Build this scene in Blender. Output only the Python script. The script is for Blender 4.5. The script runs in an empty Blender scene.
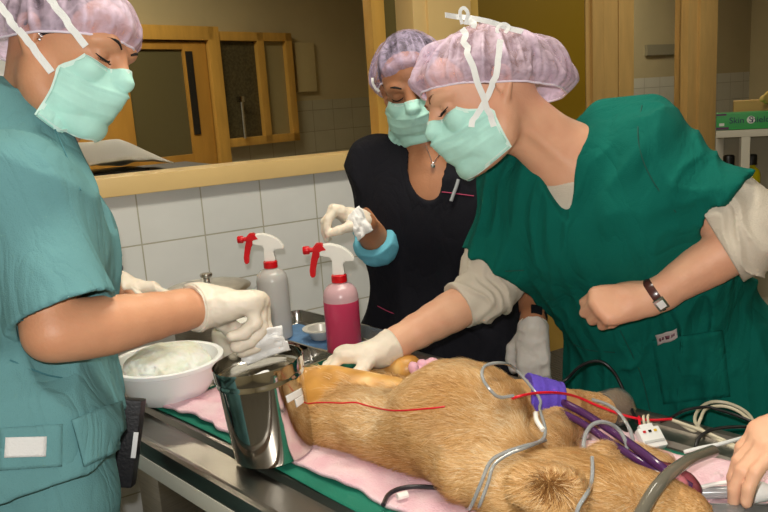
import bpy, bmesh, math, random
import numpy as np
from mathutils import Vector, Matrix, Euler
from mathutils.bvhtree import BVHTree
try:
    import openvdb as vdb
except ImportError:
    import pyopenvdb as vdb
random.seed(7); rng = np.random.default_rng(7)
SC = bpy.context.scene
COL = SC.collection

# ------------------------------------------------------------------ camera, world, lights, exposure
FOC = 754.0; CX, CY = 384.0, 256.0
ROLL = math.atan(.066); PITCH = math.atan(FOC / 3700); YAW = math.radians(59); CAMH = 1.49
fh = np.array([math.cos(YAW), math.sin(YAW), 0]); rh = np.array([math.sin(YAW), -math.cos(YAW), 0]); up = np.array([0, 0, 1.])
F = fh * math.cos(PITCH) - up * math.sin(PITCH); U0 = fh * math.sin(PITCH) + up * math.cos(PITCH)
R = rh * math.cos(ROLL) - U0 * math.sin(ROLL); U = rh * math.sin(ROLL) + U0 * math.cos(ROLL)
C = np.array([0, 0, CAMH])
cam = bpy.data.cameras.new('camera'); camo = bpy.data.objects.new('camera', cam); COL.objects.link(camo)
cam.lens = FOC / 768 * 36; cam.sensor_width = 36; cam.clip_start = .02
camo.matrix_world = Matrix(((R[0], U[0], -F[0], C[0]), (R[1], U[1], -F[1], C[1]), (R[2], U[2], -F[2], C[2]), (0, 0, 0, 1)))
SC.camera = camo
SC.view_settings.view_transform = 'Standard'; SC.view_settings.look = 'None'; SC.view_settings.gamma = 1
SC.view_settings.use_curve_mapping = False
SC.view_settings.exposure = 0.0
wd = bpy.data.worlds.new('world'); SC.world = wd; wd.use_nodes = True
wd.node_tree.nodes['Background'].inputs[0].default_value = (.75, .8, .9, 1); wd.node_tree.nodes['Background'].inputs[1].default_value = .05

def lamp(name, kind, loc, power, color, size=.1, rot=(0, 0, 0), sy=None):
    l = bpy.data.lights.new(name, kind); l.energy = power; l.color = color
    if kind == 'AREA':
        l.size = size
        if sy: l.shape = 'RECTANGLE'; l.size_y = sy
    else: l.shadow_soft_size = size
    o = bpy.data.objects.new(name, l); COL.objects.link(o); o.location = loc; o.rotation_euler = rot
    return o
fl = C + U * .055 + R * (-.02) + F * .02
lamp('camera_flash', 'POINT', fl, 41, (1, .97, .93), .012)
lamp('ceiling_area_light', 'AREA', (.9, 1.2, 2.66), 25, (1, .93, .78), 1.2, (0, 0, 0), .3)
lamp('ceiling_area_light', 'AREA', (2.3, -1.0, 2.66), 5, (1, .9, .7), 1.2, (0, 0, 0), .3)
lamp('ceiling_area_light', 'AREA', (3.6, 2.2, 2.66), 9, (1, .92, .75), 1.2, (0, 0, 0), .3)  # added lamp, brightens the wooden partition frames on the right
lamp('next_room_light', 'AREA', (.9, 3.9, 2.66), 30, (1, .9, .68), 1.2, (0, 0, 0), .3)
lamp('side_room_light', 'AREA', (4.6, 3.8, 2.66), 20, (1, .88, .62), 1.0, (0, 0, 0), .3)

# ------------------------------------------------------------------ coordinates
def ray(px, py): return F + R * ((px - CX) / FOC) + U * ((CY - py) / FOC)
def A(px, py, d): return C + ray(px, py) * d            # point seen at a pixel, d metres deep
def onz(px, py, z):
    r = ray(px, py); return C + r * ((z - CAMH) / r[2])
def ony(px, py, y):
    r = ray(px, py); return C + r * (y / r[1])
def V3(r, u, f): return R * r + U * u + F * f
def nrm(v): v = np.asarray(v, float); return v / max(1e-9, np.linalg.norm(v))
TZ = .90
TE = nrm([.218, -.976, 0]); TN = nrm([.976, .218, 0]); T0 = onz(140, 445, TZ)
def T(u, v, h=0): return T0 + TN * u + TE * v + up * h   # table frame: u across, v towards the near end, h above the top
def uvh(p): q = np.asarray(p) - T0; return q @ TN, q @ TE, q[2]

# ------------------------------------------------------------------ materials
def lin(c):
    if isinstance(c, str): c = tuple(int(c[i:i + 2], 16) / 255 for i in (0, 2, 4))
    return tuple(x / 12.92 if x <= .04045 else ((x + .055) / 1.055) ** 2.4 for x in c[:3]) + (1,)
MATS = {}
def M(name, col=None, rough=.5, metal=0., var=0., vs=8., bump=0., bs=60., trans=0., ior=1.45, alpha=1., sss=0., sheen=0., stretch=None, emit=0., col2=None, coat=0., spec=.5, crease=0.):
    if name in MATS: return MATS[name]
    m = bpy.data.materials.new(name); m.use_nodes = True; nt = m.node_tree; b = nt.nodes['Principled BSDF']
    c = lin(col)
    b.inputs['Base Color'].default_value = c; b.inputs['Roughness'].default_value = rough; b.inputs['Metallic'].default_value = metal
    b.inputs['IOR'].default_value = ior; b.inputs['Transmission Weight'].default_value = trans; b.inputs['Alpha'].default_value = alpha
    b.inputs['Specular IOR Level'].default_value = spec
    b.inputs['Coat Weight'].default_value = coat; b.inputs['Sheen Weight'].default_value = sheen
    if sss: b.inputs['Subsurface Weight'].default_value = sss; b.inputs['Subsurface Scale'].default_value = .01; b.inputs['Subsurface Radius'].default_value = (1, .35, .2)
    if emit: b.inputs['Emission Color'].default_value = c; b.inputs['Emission Strength'].default_value = emit
    tc = nt.nodes.new('ShaderNodeTexCoord'); src = tc.outputs['Object']
    if stretch:
        mp = nt.nodes.new('ShaderNodeMapping'); mp.inputs['Scale'].default_value = stretch; nt.links.new(src, mp.inputs[0]); src = mp.outputs[0]
    if var or col2:
        n = nt.nodes.new('ShaderNodeTexNoise'); n.inputs['Scale'].default_value = vs; n.inputs['Detail'].default_value = 4; nt.links.new(src, n.inputs['Vector'])
        r = nt.nodes.new('ShaderNodeValToRGB'); nt.links.new(n.outputs[0], r.inputs[0])
        if col2: a, d = c, lin(col2)
        else: a = tuple(min(1, x * (1 + var)) for x in c[:3]) + (1,); d = tuple(x * (1 - var) for x in c[:3]) + (1,)
        r.color_ramp.elements[0].position = .35; r.color_ramp.elements[1].position = .65
        r.color_ramp.elements[0].color = d; r.color_ramp.elements[1].color = a; nt.links.new(r.outputs[0], b.inputs['Base Color'])
    if bump:
        n = nt.nodes.new('ShaderNodeTexNoise'); n.inputs['Scale'].default_value = bs; n.inputs['Detail'].default_value = 3; nt.links.new(src, n.inputs['Vector'])
        bp = nt.nodes.new('ShaderNodeBump'); bp.inputs['Strength'].default_value = bump; bp.inputs['Distance'].default_value = .002
        nt.links.new(n.outputs[0], bp.inputs['Height']); nt.links.new(bp.outputs[0], b.inputs['Normal'])
    if crease:
        n = nt.nodes.new('ShaderNodeTexNoise'); n.inputs['Scale'].default_value = 7; n.inputs['Detail'].default_value = 3; n.inputs['Distortion'].default_value = 1.4
        mp = nt.nodes.new('ShaderNodeMapping'); mp.inputs['Scale'].default_value = (1.5, 1.5, .55); mp.inputs['Rotation'].default_value = (.3, .25, .2); nt.links.new(tc.outputs['Object'], mp.inputs[0]); nt.links.new(mp.outputs[0], n.inputs['Vector'])
        m1 = nt.nodes.new('ShaderNodeMath'); m1.operation = 'SUBTRACT'; m1.inputs[1].default_value = .5; nt.links.new(n.outputs[0], m1.inputs[0])
        m2 = nt.nodes.new('ShaderNodeMath'); m2.operation = 'ABSOLUTE'; nt.links.new(m1.outputs[0], m2.inputs[0])
        m3 = nt.nodes.new('ShaderNodeMath'); m3.operation = 'POWER'; m3.inputs[1].default_value = .6; nt.links.new(m2.outputs[0], m3.inputs[0])
        b2 = nt.nodes.new('ShaderNodeBump'); b2.inputs['Strength'].default_value = crease; b2.inputs['Distance'].default_value = .03; nt.links.new(m3.outputs[0], b2.inputs['Height'])
        if bump: nt.links.new(bp.outputs[0], b2.inputs['Normal'])
        nt.links.new(b2.outputs[0], b.inputs['Normal'])
    MATS[name] = m; return m

def tile_mat(name, c1, c2, mortar, w, h, ox, oz, rough=.25, axis='x'):
    m = bpy.data.materials.new(name); m.use_nodes = True; nt = m.node_tree; b = nt.nodes['Principled BSDF']
    g = nt.nodes.new('ShaderNodeNewGeometry'); sp = nt.nodes.new('ShaderNodeSeparateXYZ'); nt.links.new(g.outputs['Position'], sp.inputs[0])
    cb = nt.nodes.new('ShaderNodeCombineXYZ')
    a1 = nt.nodes.new('ShaderNodeMath'); a1.operation = 'ADD'; a1.inputs[1].default_value = -ox; nt.links.new(sp.outputs[{'x': 0, 'y': 1}[axis]], a1.inputs[0])
    a2 = nt.nodes.new('ShaderNodeMath'); a2.operation = 'ADD'; a2.inputs[1].default_value = -oz; nt.links.new(sp.outputs[2 if oz is not None and name != 'floor_tile' else 1], a2.inputs[0])
    nt.links.new(a1.outputs[0], cb.inputs[0]); nt.links.new(a2.outputs[0], cb.inputs[1])
    br = nt.nodes.new('ShaderNodeTexBrick'); br.offset = 0; br.squash = 1
    br.inputs['Scale'].default_value = 1; br.inputs['Brick Width'].default_value = w; br.inputs['Row Height'].default_value = h
    br.inputs['Mortar Size'].default_value = .0022; br.inputs['Mortar Smooth'].default_value = .1; br.inputs['Bias'].default_value = 0
    br.inputs['Color1'].default_value = lin(c1); br.inputs['Color2'].default_value = lin(c2); br.inputs['Mortar'].default_value = lin(mortar)
    nt.links.new(cb.outputs[0], br.inputs['Vector'])
    n = nt.nodes.new('ShaderNodeTexNoise'); n.inputs['Scale'].default_value = 9; nt.links.new(cb.outputs[0], n.inputs['Vector'])
    mx = nt.nodes.new('ShaderNodeMixRGB'); mx.blend_type = 'MULTIPLY'; mx.inputs[0].default_value = .12
    nt.links.new(br.outputs['Color'], mx.inputs[1]); nt.links.new(n.outputs[0], mx.inputs[2]); nt.links.new(mx.outputs[0], b.inputs['Base Color'])
    mr = nt.nodes.new('ShaderNodeMapRange'); mr.inputs['To Min'].default_value = rough; mr.inputs['To Max'].default_value = .85
    nt.links.new(br.outputs['Fac'], mr.inputs[0]); nt.links.new(mr.outputs[0], b.inputs['Roughness'])
    iv = nt.nodes.new('ShaderNodeMath'); iv.operation = 'SUBTRACT'; iv.inputs[0].default_value = 1; nt.links.new(br.outputs['Fac'], iv.inputs[1])
    ad = nt.nodes.new('ShaderNodeMath'); ad.operation = 'MULTIPLY_ADD'; ad.inputs[1].default_value = .15; nt.links.new(n.outputs[0], ad.inputs[0]); nt.links.new(iv.outputs[0], ad.inputs[2])
    bp = nt.nodes.new('ShaderNodeBump'); bp.inputs['Strength'].default_value = .6; bp.inputs['Distance'].default_value = .0015
    nt.links.new(ad.outputs[0], bp.inputs['Height']); nt.links.new(bp.outputs[0], b.inputs['Normal'])
    MATS[name] = m; return m

def cap_mat(name, lilac, veil):
    # thin spun fabric: lets the hair show between its gathered fibres
    m = bpy.data.materials.new(name); m.use_nodes = True; nt = m.node_tree; b = nt.nodes['Principled BSDF']
    b.inputs['Base Color'].default_value = lin(lilac); b.inputs['Roughness'].default_value = .6
    tr = nt.nodes.new('ShaderNodeBsdfTransparent'); tr.inputs[0].default_value = (.93, .88, .95, 1)
    mix = nt.nodes.new('ShaderNodeMixShader'); at = nt.nodes.new('ShaderNodeAttribute'); at.attribute_name = 'fold'
    n = nt.nodes.new('ShaderNodeTexNoise'); n.inputs['Scale'].default_value = 55; n.inputs['Detail'].default_value = 5; n.inputs['Distortion'].default_value = 1.2
    tc = nt.nodes.new('ShaderNodeTexCoord'); nt.links.new(tc.outputs['Object'], n.inputs['Vector'])
    mr = nt.nodes.new('ShaderNodeMapRange'); mr.inputs['From Min'].default_value = .3; mr.inputs['From Max'].default_value = .75; mr.inputs['To Min'].default_value = veil - .15; mr.inputs['To Max'].default_value = veil + .25
    nt.links.new(n.outputs[0], mr.inputs[0])
    ad = nt.nodes.new('ShaderNodeMath'); ad.operation = 'MULTIPLY_ADD'; ad.inputs[1].default_value = .55; ad.use_clamp = True
    nt.links.new(at.outputs['Fac'], ad.inputs[0]); nt.links.new(mr.outputs[0], ad.inputs[2])
    nt.links.new(ad.outputs[0], mix.inputs[0]); nt.links.new(tr.outputs[0], mix.inputs[1]); nt.links.new(b.outputs[0], mix.inputs[2])
    nt.links.new(mix.outputs[0], nt.nodes['Material Output'].inputs[0])
    MATS[name] = m; return m

# ------------------------------------------------------------------ object helpers
ORG = {}
def org(o): return ORG.get(o.name, np.zeros(3)) if o else np.zeros(3)
def tag(o, label=None, cat=None, group=None, kind=None):
    if label: o['label'] = label
    if cat: o['category'] = cat
    if group: o['group'] = group
    if kind: o['kind'] = kind
    return o
def thing(name, label, cat, loc, group=None):
    o = bpy.data.objects.new(name, None); COL.objects.link(o); o.location = tuple(loc); o.empty_display_size = .05
    ORG[o.name] = np.array(loc, float); tag(o, label, cat, group); return o
def mk(name, verts, faces, mat, parent=None, smooth=True, base=None):
    verts = np.asarray(verts, float)
    if parent is not None: o0 = org(parent)
    elif base is not None: o0 = np.array(base, float)
    else: o0 = np.zeros(3)
    me = bpy.data.meshes.new(name)
    v = verts - o0
    if isinstance(faces, np.ndarray):
        nf, k = faces.shape
        me.vertices.add(len(v)); me.vertices.foreach_set('co', v.astype(np.float32).ravel())
        me.loops.add(nf * k); me.loops.foreach_set('vertex_index', faces.astype(np.int32).ravel())
        me.polygons.add(nf); me.polygons.foreach_set('loop_start', np.arange(0, nf * k, k, dtype=np.int32))
        me.update(calc_edges=True)
    else:
        me.from_pydata([tuple(p) for p in v], [], faces); me.update()
    if smooth: me.polygons.foreach_set('use_smooth', [True] * len(me.polygons))
    o = bpy.data.objects.new(name, me); COL.objects.link(o)
    if mat: me.materials.append(mat)
    if parent is not None: o.parent = parent
    else: o.location = tuple(o0)
    ORG[o.name] = o0
    return o
def struct(o): o['kind'] = 'structure'; return o
class Geo:
    # collects shapes for one mesh
    def __init__(s): s.v = []; s.f = []
    def add(s, v, f):
        n = len(s.v); s.v += [tuple(p) for p in v]; s.f += [tuple(i + n for i in q) for q in f]; return s
    def box(s, c, size, ax=None, bev=0.):
        bm = bmesh.new(); bmesh.ops.create_cube(bm, size=1)
        for w in bm.verts: w.co = Vector((w.co.x * size[0], w.co.y * size[1], w.co.z * size[2]))
        if bev: bmesh.ops.bevel(bm, geom=bm.edges[:], offset=bev, segments=2, affect='EDGES', profile=.7)
        ax = np.eye(3) if ax is None else np.array(ax)
        vs = [np.array(c) + ax[0] * w.co.x + ax[1] * w.co.y + ax[2] * w.co.z for w in bm.verts]
        fs = [[w.index for w in f.verts] for f in bm.faces]
        if np.linalg.det(ax) < 0: fs = [q[::-1] for q in fs]
        bm.free(); return s.add(vs, fs)
    def lathe(s, c, prof, n=48, ax=None, close=False):
        ax = np.eye(3) if ax is None else np.array(ax); c = np.array(c); vs = []; fs = []
        for r, z in prof:
            for i in range(n):
                a = 2 * math.pi * i / n; vs.append(c + ax[0] * r * math.cos(a) + ax[1] * r * math.sin(a) + ax[2] * z)
        m = len(prof)
        for j in range(m - 1 if not close else m):
            for i in range(n):
                a, b = j * n + i, j * n + (i + 1) % n; k = ((j + 1) % m) * n
                fs.append((a, b, k + (i + 1) % n, k + i))
        if not close:
            if prof[0][0] > 1e-5: fs.append(tuple(range(n))[::-1])
            if prof[-1][0] > 1e-5: fs.append(tuple((m - 1) * n + i for i in range(n)))
        return s.add(vs, fs)
    def tube(s, pts, r, n=10, flat=None, smoothn=6, closed=False):
        P = spline(pts, smoothn, closed); vs = []; fs = []; m = len(P)
        rr = np.interp(np.linspace(0, 1, m), np.linspace(0, 1, len(r)), r) if hasattr(r, '__len__') else [r] * m
        nv = None
        for i in range(m):
            t = nrm(P[min(i + 1, m - 1)] - P[max(i - 1, 0)])
            if nv is None: nv = nrm(np.cross(t, [.3, .2, 1.]))
            nv = nrm(nv - t * (nv @ t)); bv = np.cross(t, nv)
            for k in range(n):
                a = 2 * math.pi * k / n; vs.append(P[i] + (nv * math.cos(a) + bv * math.sin(a)) * rr[i])
        for i in range(m - 1):
            for k in range(n):
                a, b = i * n + k, i * n + (k + 1) % n; fs.append((a, b, b + n, a + n))
        fs.append(tuple(range(n))[::-1]); fs.append(tuple((m - 1) * n + k for k in range(n)))
        return s.add(vs, fs)
    def band(s, pts, w, th, nrmf, smoothn=6):
        # flat ribbon; nrmf(p) is the outward normal at p
        P = spline(pts, smoothn); vs = []; fs = []; m = len(P)
        for i in range(m):
            t = nrm(P[min(i + 1, m - 1)] - P[max(i - 1, 0)]); nn = nrmf(P[i]); nn = nrm(nn - t * (nn @ t)); b = np.cross(t, nn)
            ww = w[0] + (w[1] - w[0]) * i / (m - 1) if hasattr(w, '__len__') else w
            for a, c in ((-1, 0), (1, 0), (1, 1), (-1, 1)): vs.append(P[i] + b * a * ww / 2 + nn * c * th)
        for i in range(m - 1):
            for k in range(4): a, b = i * 4 + k, i * 4 + (k + 1) % 4; fs.append((a, b, b + 4, a + 4))
        fs.append((3, 2, 1, 0)); q = (m - 1) * 4; fs.append((q, q + 1, q + 2, q + 3))
        return s.add(vs, fs)
    def obj(s, name, mat, parent=None, smooth=True, base=None, angle=40):
        o = mk(name, s.v, s.f, mat, parent, False, base)
        bm = bmesh.new(); bm.from_mesh(o.data); bmesh.ops.recalc_face_normals(bm, faces=bm.faces)
        if smooth:
            for f in bm.faces: f.smooth = True
            lim = math.radians(angle)
            for e in bm.edges:
                if len(e.link_faces) == 2 and e.calc_face_angle(0) > lim: e.smooth = False
        bm.to_mesh(o.data); bm.free(); return o
def spline(pts, n=6, closed=False):
    P = [np.array(p, float) for p in pts]
    if n <= 1 or len(P) < 3: return P
    if closed: Q = [P[-1]] + P + [P[0], P[1]]
    else: Q = [2 * P[0] - P[1]] + P + [2 * P[-1] - P[-2]]
    out = []
    for i in range(1, len(Q) - 2):
        for k in range(n):
            t = k / n; a, b, c, d = Q[i - 1], Q[i], Q[i + 1], Q[i + 2]
            out.append(.5 * ((2 * b) + (c - a) * t + (2 * a - 5 * b + 4 * c - d) * t * t + (3 * b - a - 3 * c + d) * t ** 3))
    out.append(Q[-2]); return out
def bvh(o):
    me = o.data; o0 = org(o); return BVHTree.FromPolygons([Vector(tuple(np.array(v.co) + o0)) for v in me.vertices], [tuple(p.vertices) for p in me.polygons])
def hit(px, py, trees, off=.003):
    r = ray(px, py); best = None
    for t in trees:
        h = t.ray_cast(Vector(C), Vector(nrm(r)))
        if h[0] is not None and (best is None or h[3] < best[2]): best = (np.array(h[0]), np.array(h[1]), h[3])
    if best is None: return None
    n = best[1]
    if n @ r > 0: n = -n
    return best[0] + n * off, n

# ------------------------------------------------------------------ noise + distance-field modelling
_lat = rng.random((32, 32, 32)).astype(np.float32)
def vnoise(P):
    i = np.floor(P).astype(int); f = (P - i).astype(np.float32); f = f * f * (3 - 2 * f); i &= 31; j = (i + 1) & 31
    x0, y0, z0 = i[:, 0], i[:, 1], i[:, 2]; x1, y1, z1 = j[:, 0], j[:, 1], j[:, 2]; fx, fy, fz = f[:, 0], f[:, 1], f[:, 2]
    l = lambda a, b, t: a + (b - a) * t
    return l(l(l(_lat[x0, y0, z0], _lat[x1, y0, z0], fx), l(_lat[x0, y1, z0], _lat[x1, y1, z0], fx), fy),
             l(l(_lat[x0, y0, z1], _lat[x1, y0, z1], fx), l(_lat[x0, y1, z1], _lat[x1, y1, z1], fx), fy), fz)
class Sdf:
    def __init__(s, lo, hi, h):
        s.lo = np.array(lo, float); s.h = h; s.n = np.ceil((np.array(hi) - s.lo) / h).astype(int) + 1
        s.d = np.full(tuple(s.n), .5, np.float32)
    def reg(s, lo, hi):
        a = np.clip(np.floor((lo - s.lo) / s.h).astype(int), 0, s.n); b = np.clip(np.ceil((hi - s.lo) / s.h).astype(int) + 1, 0, s.n)
        if (b <= a).any(): return None
        sl = tuple(slice(x, y) for x, y in zip(a, b))
        ax = [(s.lo[i] + s.h * np.arange(a[i], b[i])).astype(np.float32) for i in range(3)]
        return sl, ax[0][:, None, None], ax[1][None, :, None], ax[2][None, None, :]
    def put(s, fn, lo, hi, k, op='add'):
        m = k + 4 * s.h + .004; g = s.reg(np.array(lo) - m, np.array(hi) + m)
        if g is None: return s
        sl, X, Y, Z = g; b = fn(X, Y, Z).astype(np.float32); a = s.d[sl]
        if op == 'add':
            if k > 0: hh = np.maximum(k - np.abs(a - b), 0) / k; s.d[sl] = np.minimum(a, b) - hh * hh * k / 4
            else: s.d[sl] = np.minimum(a, b)
        else:
            b = -b
            if k > 0: hh = np.maximum(k - np.abs(a - b), 0) / k; s.d[sl] = np.maximum(a, b) + hh * hh * k / 4
            else: s.d[sl] = np.maximum(a, b)
        return s
    def cone(s, a, b, ra, rb, k=.01, op='add', flat=None):
        a = np.array(a, float); b = np.array(b, float); r = max(ra, rb); v = b - a; L = max(v @ v, 1e-9)
        def fn(X, Y, Z):
            x, y, z = X - a[0], Y - a[1], Z - a[2]; t = (x * v[0] + y * v[1] + z * v[2]) / L; tc = np.clip(t, 0, 1)
            d = np.sqrt((x - tc * v[0]) ** 2 + (y - tc * v[1]) ** 2 + (z - tc * v[2]) ** 2) - (ra + tc * (rb - ra))
            if flat: d = np.maximum(d, (t - 1) * math.sqrt(L))
            return d
        return s.put(fn, np.minimum(a, b) - r, np.maximum(a, b) + r, k, op)
    def chain(s, pts, rad, k=.01, sm=4, op='add'):
        P = spline(pts, sm); rr = np.interp(np.linspace(0, 1, len(P)), np.linspace(0, 1, len(rad)), rad)
        for i in range(len(P) - 1): s.cone(P[i], P[i + 1], rr[i], rr[i + 1], k, op)
        return s
    def ell(s, c, r, ax=None, k=.01, op='add'):
        c = np.array(c, float); r = np.array(r, float); ax = np.eye(3) if ax is None else np.array(ax); m = r.max()
        def fn(X, Y, Z):
            x, y, z = X - c[0], Y - c[1], Z - c[2]
            q = [(x * ax[i][0] + y * ax[i][1] + z * ax[i][2]) for i in range(3)]
            k0 = np.sqrt(sum((q[i] / r[i]) ** 2 for i in range(3))); k1 = np.sqrt(sum((q[i] / r[i] ** 2) ** 2 for i in range(3)))
            return k0 * (k0 - 1) / np.maximum(k1, 1e-6)
        return s.put(fn, c - m, c + m, k, op)
    def half(s, p, n, op='cut', within=None):
        # removes the side the normal n points to
        p = np.array(p); n = nrm(n)
        lo, hi = (s.lo, s.lo + s.h * s.n) if within is None else within
        g = s.reg(np.array(lo), np.array(hi))
        if g is None: return s
        sl, X, Y, Z = g; b = ((X - p[0]) * n[0] + (Y - p[1]) * n[1] + (Z - p[2]) * n[2]).astype(np.float32)
        s.d[sl] = np.maximum(s.d[sl], b); return s
    def disp(s, fn, band=.03):
        idx = np.nonzero(np.abs(s.d) < band)
        if len(idx[0]) == 0: return s
        P = s.lo + np.stack(idx, 1) * s.h; s.d[idx] += fn(P).astype(np.float32); return s
    def mesh(s, name, mat, parent=None, base=None):
        d = s.d.copy(); d[0] = d[-1] = .1; d[:, 0] = d[:, -1] = .1; d[:, :, 0] = d[:, :, -1] = .1
        d = np.clip(d, -4 * s.h, 4 * s.h)
        g = vdb.FloatGrid(float(4 * s.h)); g.copyFromArray(d); pts, q = g.convertToQuads(0.0)
        # keep the pieces that matter: drop specks
        return mk(name, s.lo + pts * s.h, q.astype(np.int32), mat, parent, True, base)
def folds(amp, sx, sy, sz, ax=None, off=0, sharp=1.0):
    # cloth creases: ridged noise, frequencies given along the three axes of ax
    ax = np.eye(3) if ax is None else np.array(ax)
    def fn(P):
        Q = np.stack([(P @ ax[0]) * sx, (P @ ax[1]) * sy, (P @ ax[2]) * sz], 1) + off
        w = vnoise(Q * .6 + 11) * 1.6; n = vnoise(Q + w[:, None]) ; r = 1 - np.abs(2 * n - 1)
        return amp * (.5 - r ** sharp)
    return fn
# ------------------------------------------------------------------ shared materials
STEEL = M('stainless_steel', 'c9c6c0', .22, 1, .06, 6, .12, 30, stretch=(1, 1, 12))
STEELT = M('table_steel', '96918a', .34, 1, .08, 5, .15, 18)
STEELB = M('brushed_steel', 'c2beb6', .34, 1, .1, 20, .2, 60, stretch=(1, 1, 20))
WHITEP = M('white_plastic', 'f1efe8', .35, var=.02)
REDP = M('red_plastic', 'd0101c', .3)
OCHRE = M('ochre_painted_wood', 'c79a4a', .4, var=.08, vs=4, bump=.1, bs=30, stretch=(6, 6, 1))
BEIGEW = M('beige_painted_wood', 'e3c385', .4, var=.04, vs=4, bump=.08, bs=30)
GLOVE = M('white_latex_glove', 'e4d8c6', .5, sss=.15, var=.06, vs=30, bump=.5, bs=90)
LILAC = cap_mat('lilac_cap_fabric', 'd8c2d6', .22)
LILACD = cap_mat('grey_lilac_cap_fabric', 'b9aac8', .17)
MASK = M('mint_mask_fabric', 'b4e6da', .75, var=.04, vs=40, bump=.2, bs=300)
MWHITE = M('white_tie_fabric', 'eef0ee', .8, bump=.4, bs=400)
# ------------------------------------------------------------------ the setting
WY = 2.40
TILE = tile_mat('white_wall_tile', 'eeefec', 'e9ebe8', 'b9b5a2', .206, .1625, .5575 - .206 * 8, 1.0995 - .1625 * 7)
PLAS = M('cream_plaster', 'b7ab8b', .8, var=.04, vs=3, bump=.1)
YELW = M('yellow_wall_paint', 'd8b25c', .6, var=.04, vs=2)
def wallbox(name, lo, hi, mat, parent=None):
    lo = np.array(lo); hi = np.array(hi); g = Geo().box((lo + hi) / 2, hi - lo); o = g.obj(name, mat, parent, smooth=False)
    if parent is None: struct(o)
    return o
FL = tile_mat('floor_tile', '6f6a60', '6a655c', '4c4840', .3, .3, 0, 0, .4)
wallbox('floor', (-2.2, -2.2, -.1), (7.2, 7.0, 0), FL)
wallbox('ceiling', (-2.2, -2.2, 2.7), (7.2, 7.0, 2.8), M('ceiling_paint', 'd8d2c4', .9))
wallbox('wall_left', (-2.2, -2.2, 0), (-2.1, 7, 2.7), PLAS)
wallbox('wall_rear', (-2.1, -2.2, 0), (7.2, -2.1, 2.7), PLAS)
wallbox('wall_right', (7.1, -2.1, 0), (7.2, 7, 2.7), PLAS)
wx0 = ony(66, 120, WY)[0] - .02; wx1 = 1.46; wz = 1.262
w = Geo(); 
for lo, hi in (((-2.1, WY, 0), (1.62, WY + .12, wz)), ((-2.1, WY, wz), (wx0, WY + .12, 2.7)), ((wx0, WY, 2.35), (1.62, WY + .12, 2.7))):
    lo = np.array(lo); hi = np.array(hi); w.box((lo + hi) / 2, hi - lo)
struct(w.obj('wall_front', TILE, smooth=False))
# observation window
w1 = thing('window_1', None, None, (wx0, WY, wz)); struct(w1)
g = Geo(); g.box(((wx0 + 1.62) / 2 - .02, WY + .045, wz + .029), (1.62 - wx0 + .1, .16, .058), bev=.004); g.obj('window_ledge', BEIGEW, w1)
g = Geo()
g.box((wx0 + .012, WY + .05, 1.83), (.05, .1, 1.04), bev=.003); g.box((1.497, WY + .05, 1.83), (.055, .06, 1.04), bev=.003); g.box(((wx0 + 1.5) / 2, WY + .05, 2.33), (1.5 - wx0, .1, .06), bev=.003)
g.obj('window_frame', OCHRE, w1)
GLASS = M('window_glass', 'ffffff', .02, trans=1, ior=1.01, spec=.6)
g = Geo(); g.box(((wx0 + 1.5) / 2, WY + .09, 1.83), (1.5 - wx0, .005, 1.03)); g.obj('window_pane', GLASS, w1, smooth=False)
# pillar and the recess behind it
g = Geo(); g.box((1.645, WY + .05, 1.35), (.06, .16, 2.7), bev=.004); g.box((1.775, WY + .045, 1.35), (.20, .17, 2.7), bev=.006); struct(g.obj('trim_1', BEIGEW))
g = Geo(); g.box((1.925, 2.76, 1.35), (.05, .7, 2.7)); struct(g.obj('wall_side', YELW, smooth=False))
g = Geo(); g.box((1.575, WY + .09, 1.98), (.1, .006, 1.35)); struct(g.obj('window_2', M('olive_glass', '5c5430', .2), smooth=False))
YX1 = ony(585, 60, 3.1)[0]
wallbox('wall_back', (1.90, 3.1, 0), (YX1, 3.2, 1.2), YELW); wallbox('wall_back_upper', (1.90, 3.1, 1.2), (YX1, 3.2, 2.7), M('olive_yellow_upper', '9c7d14', .5))  # upper box of the recess back has a darker olive colour than the yellow below
# glazed partition to the right of the yellow wall
PY = 3.1
def pxx(px, py=60): return ony(px, py, PY)[0]
tr = Geo()
for a, b, th in ((586, 593, .0), (593, 604, .02), (604, 618, .01), (619, 634, .01), (688, 700, .0), (700, 717, .02)):
    x0, x1 = ony(a, 60, PY - th)[0], ony(b, 60, PY - th)[0]; tr.box(((x0 + x1) / 2, PY + .05 - th / 2, 1.35), (x1 - x0, .1 + th, 2.7), bev=.004)
struct(tr.obj('trim_2', BEIGEW if False else M('honey_wood_frame', 'd8b270', .35, var=.06, vs=4, bump=.1, bs=30, stretch=(6, 6, 1))))
g = Geo(); x0, x1 = pxx(633), pxx(688); g.box(((x0 + x1) / 2, PY + .06, 1.35), (x1 - x0, .006, 2.7)); struct(g.obj('window_3', GLASS, smooth=False))
g = Geo(); x0, x1 = pxx(718), 7.1; g.box(((x0 + x1) / 2, PY + .06, 1.35), (x1 - x0, .006, 2.7)); struct(g.obj('window_4', GLASS, smooth=False))
# tiled room seen through the partition
TILE2 = tile_mat('far_wall_tile', 'cfcfc8', 'cac9c2', '9a978c', .206, .1625, 0, 0, .3)
zt = ony(660, 77, 4.6)[2]
wallbox('wall_divider', (3.42, 3.2, 0), (3.5, 7.0, 2.7), PLAS)
wallbox('wall_far_tiles', (3.5, 4.6, 0), (7.1, 4.7, zt), TILE2); wallbox('wall_far', (3.5, 4.6, zt), (7.1, 4.7, 2.7), PLAS)
g = Geo(); x0 = ony(637, 70, 4.6)[0]; x1 = ony(688, 70, 4.6)[0]; zz = ony(655, 50, 4.6)[2]; g.box(((x0 + x1) / 2, 4.585, zz), ((x1 - x0) * .72, .03, .09)); 
tag(g.obj('wall_duct', M('grey_trunking', '8f8a78', .6), smooth=False, base=(x0, 4.6, zz)), 'pale grey cable box on the far tiled wall behind the glass partition', 'cable box')
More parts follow.
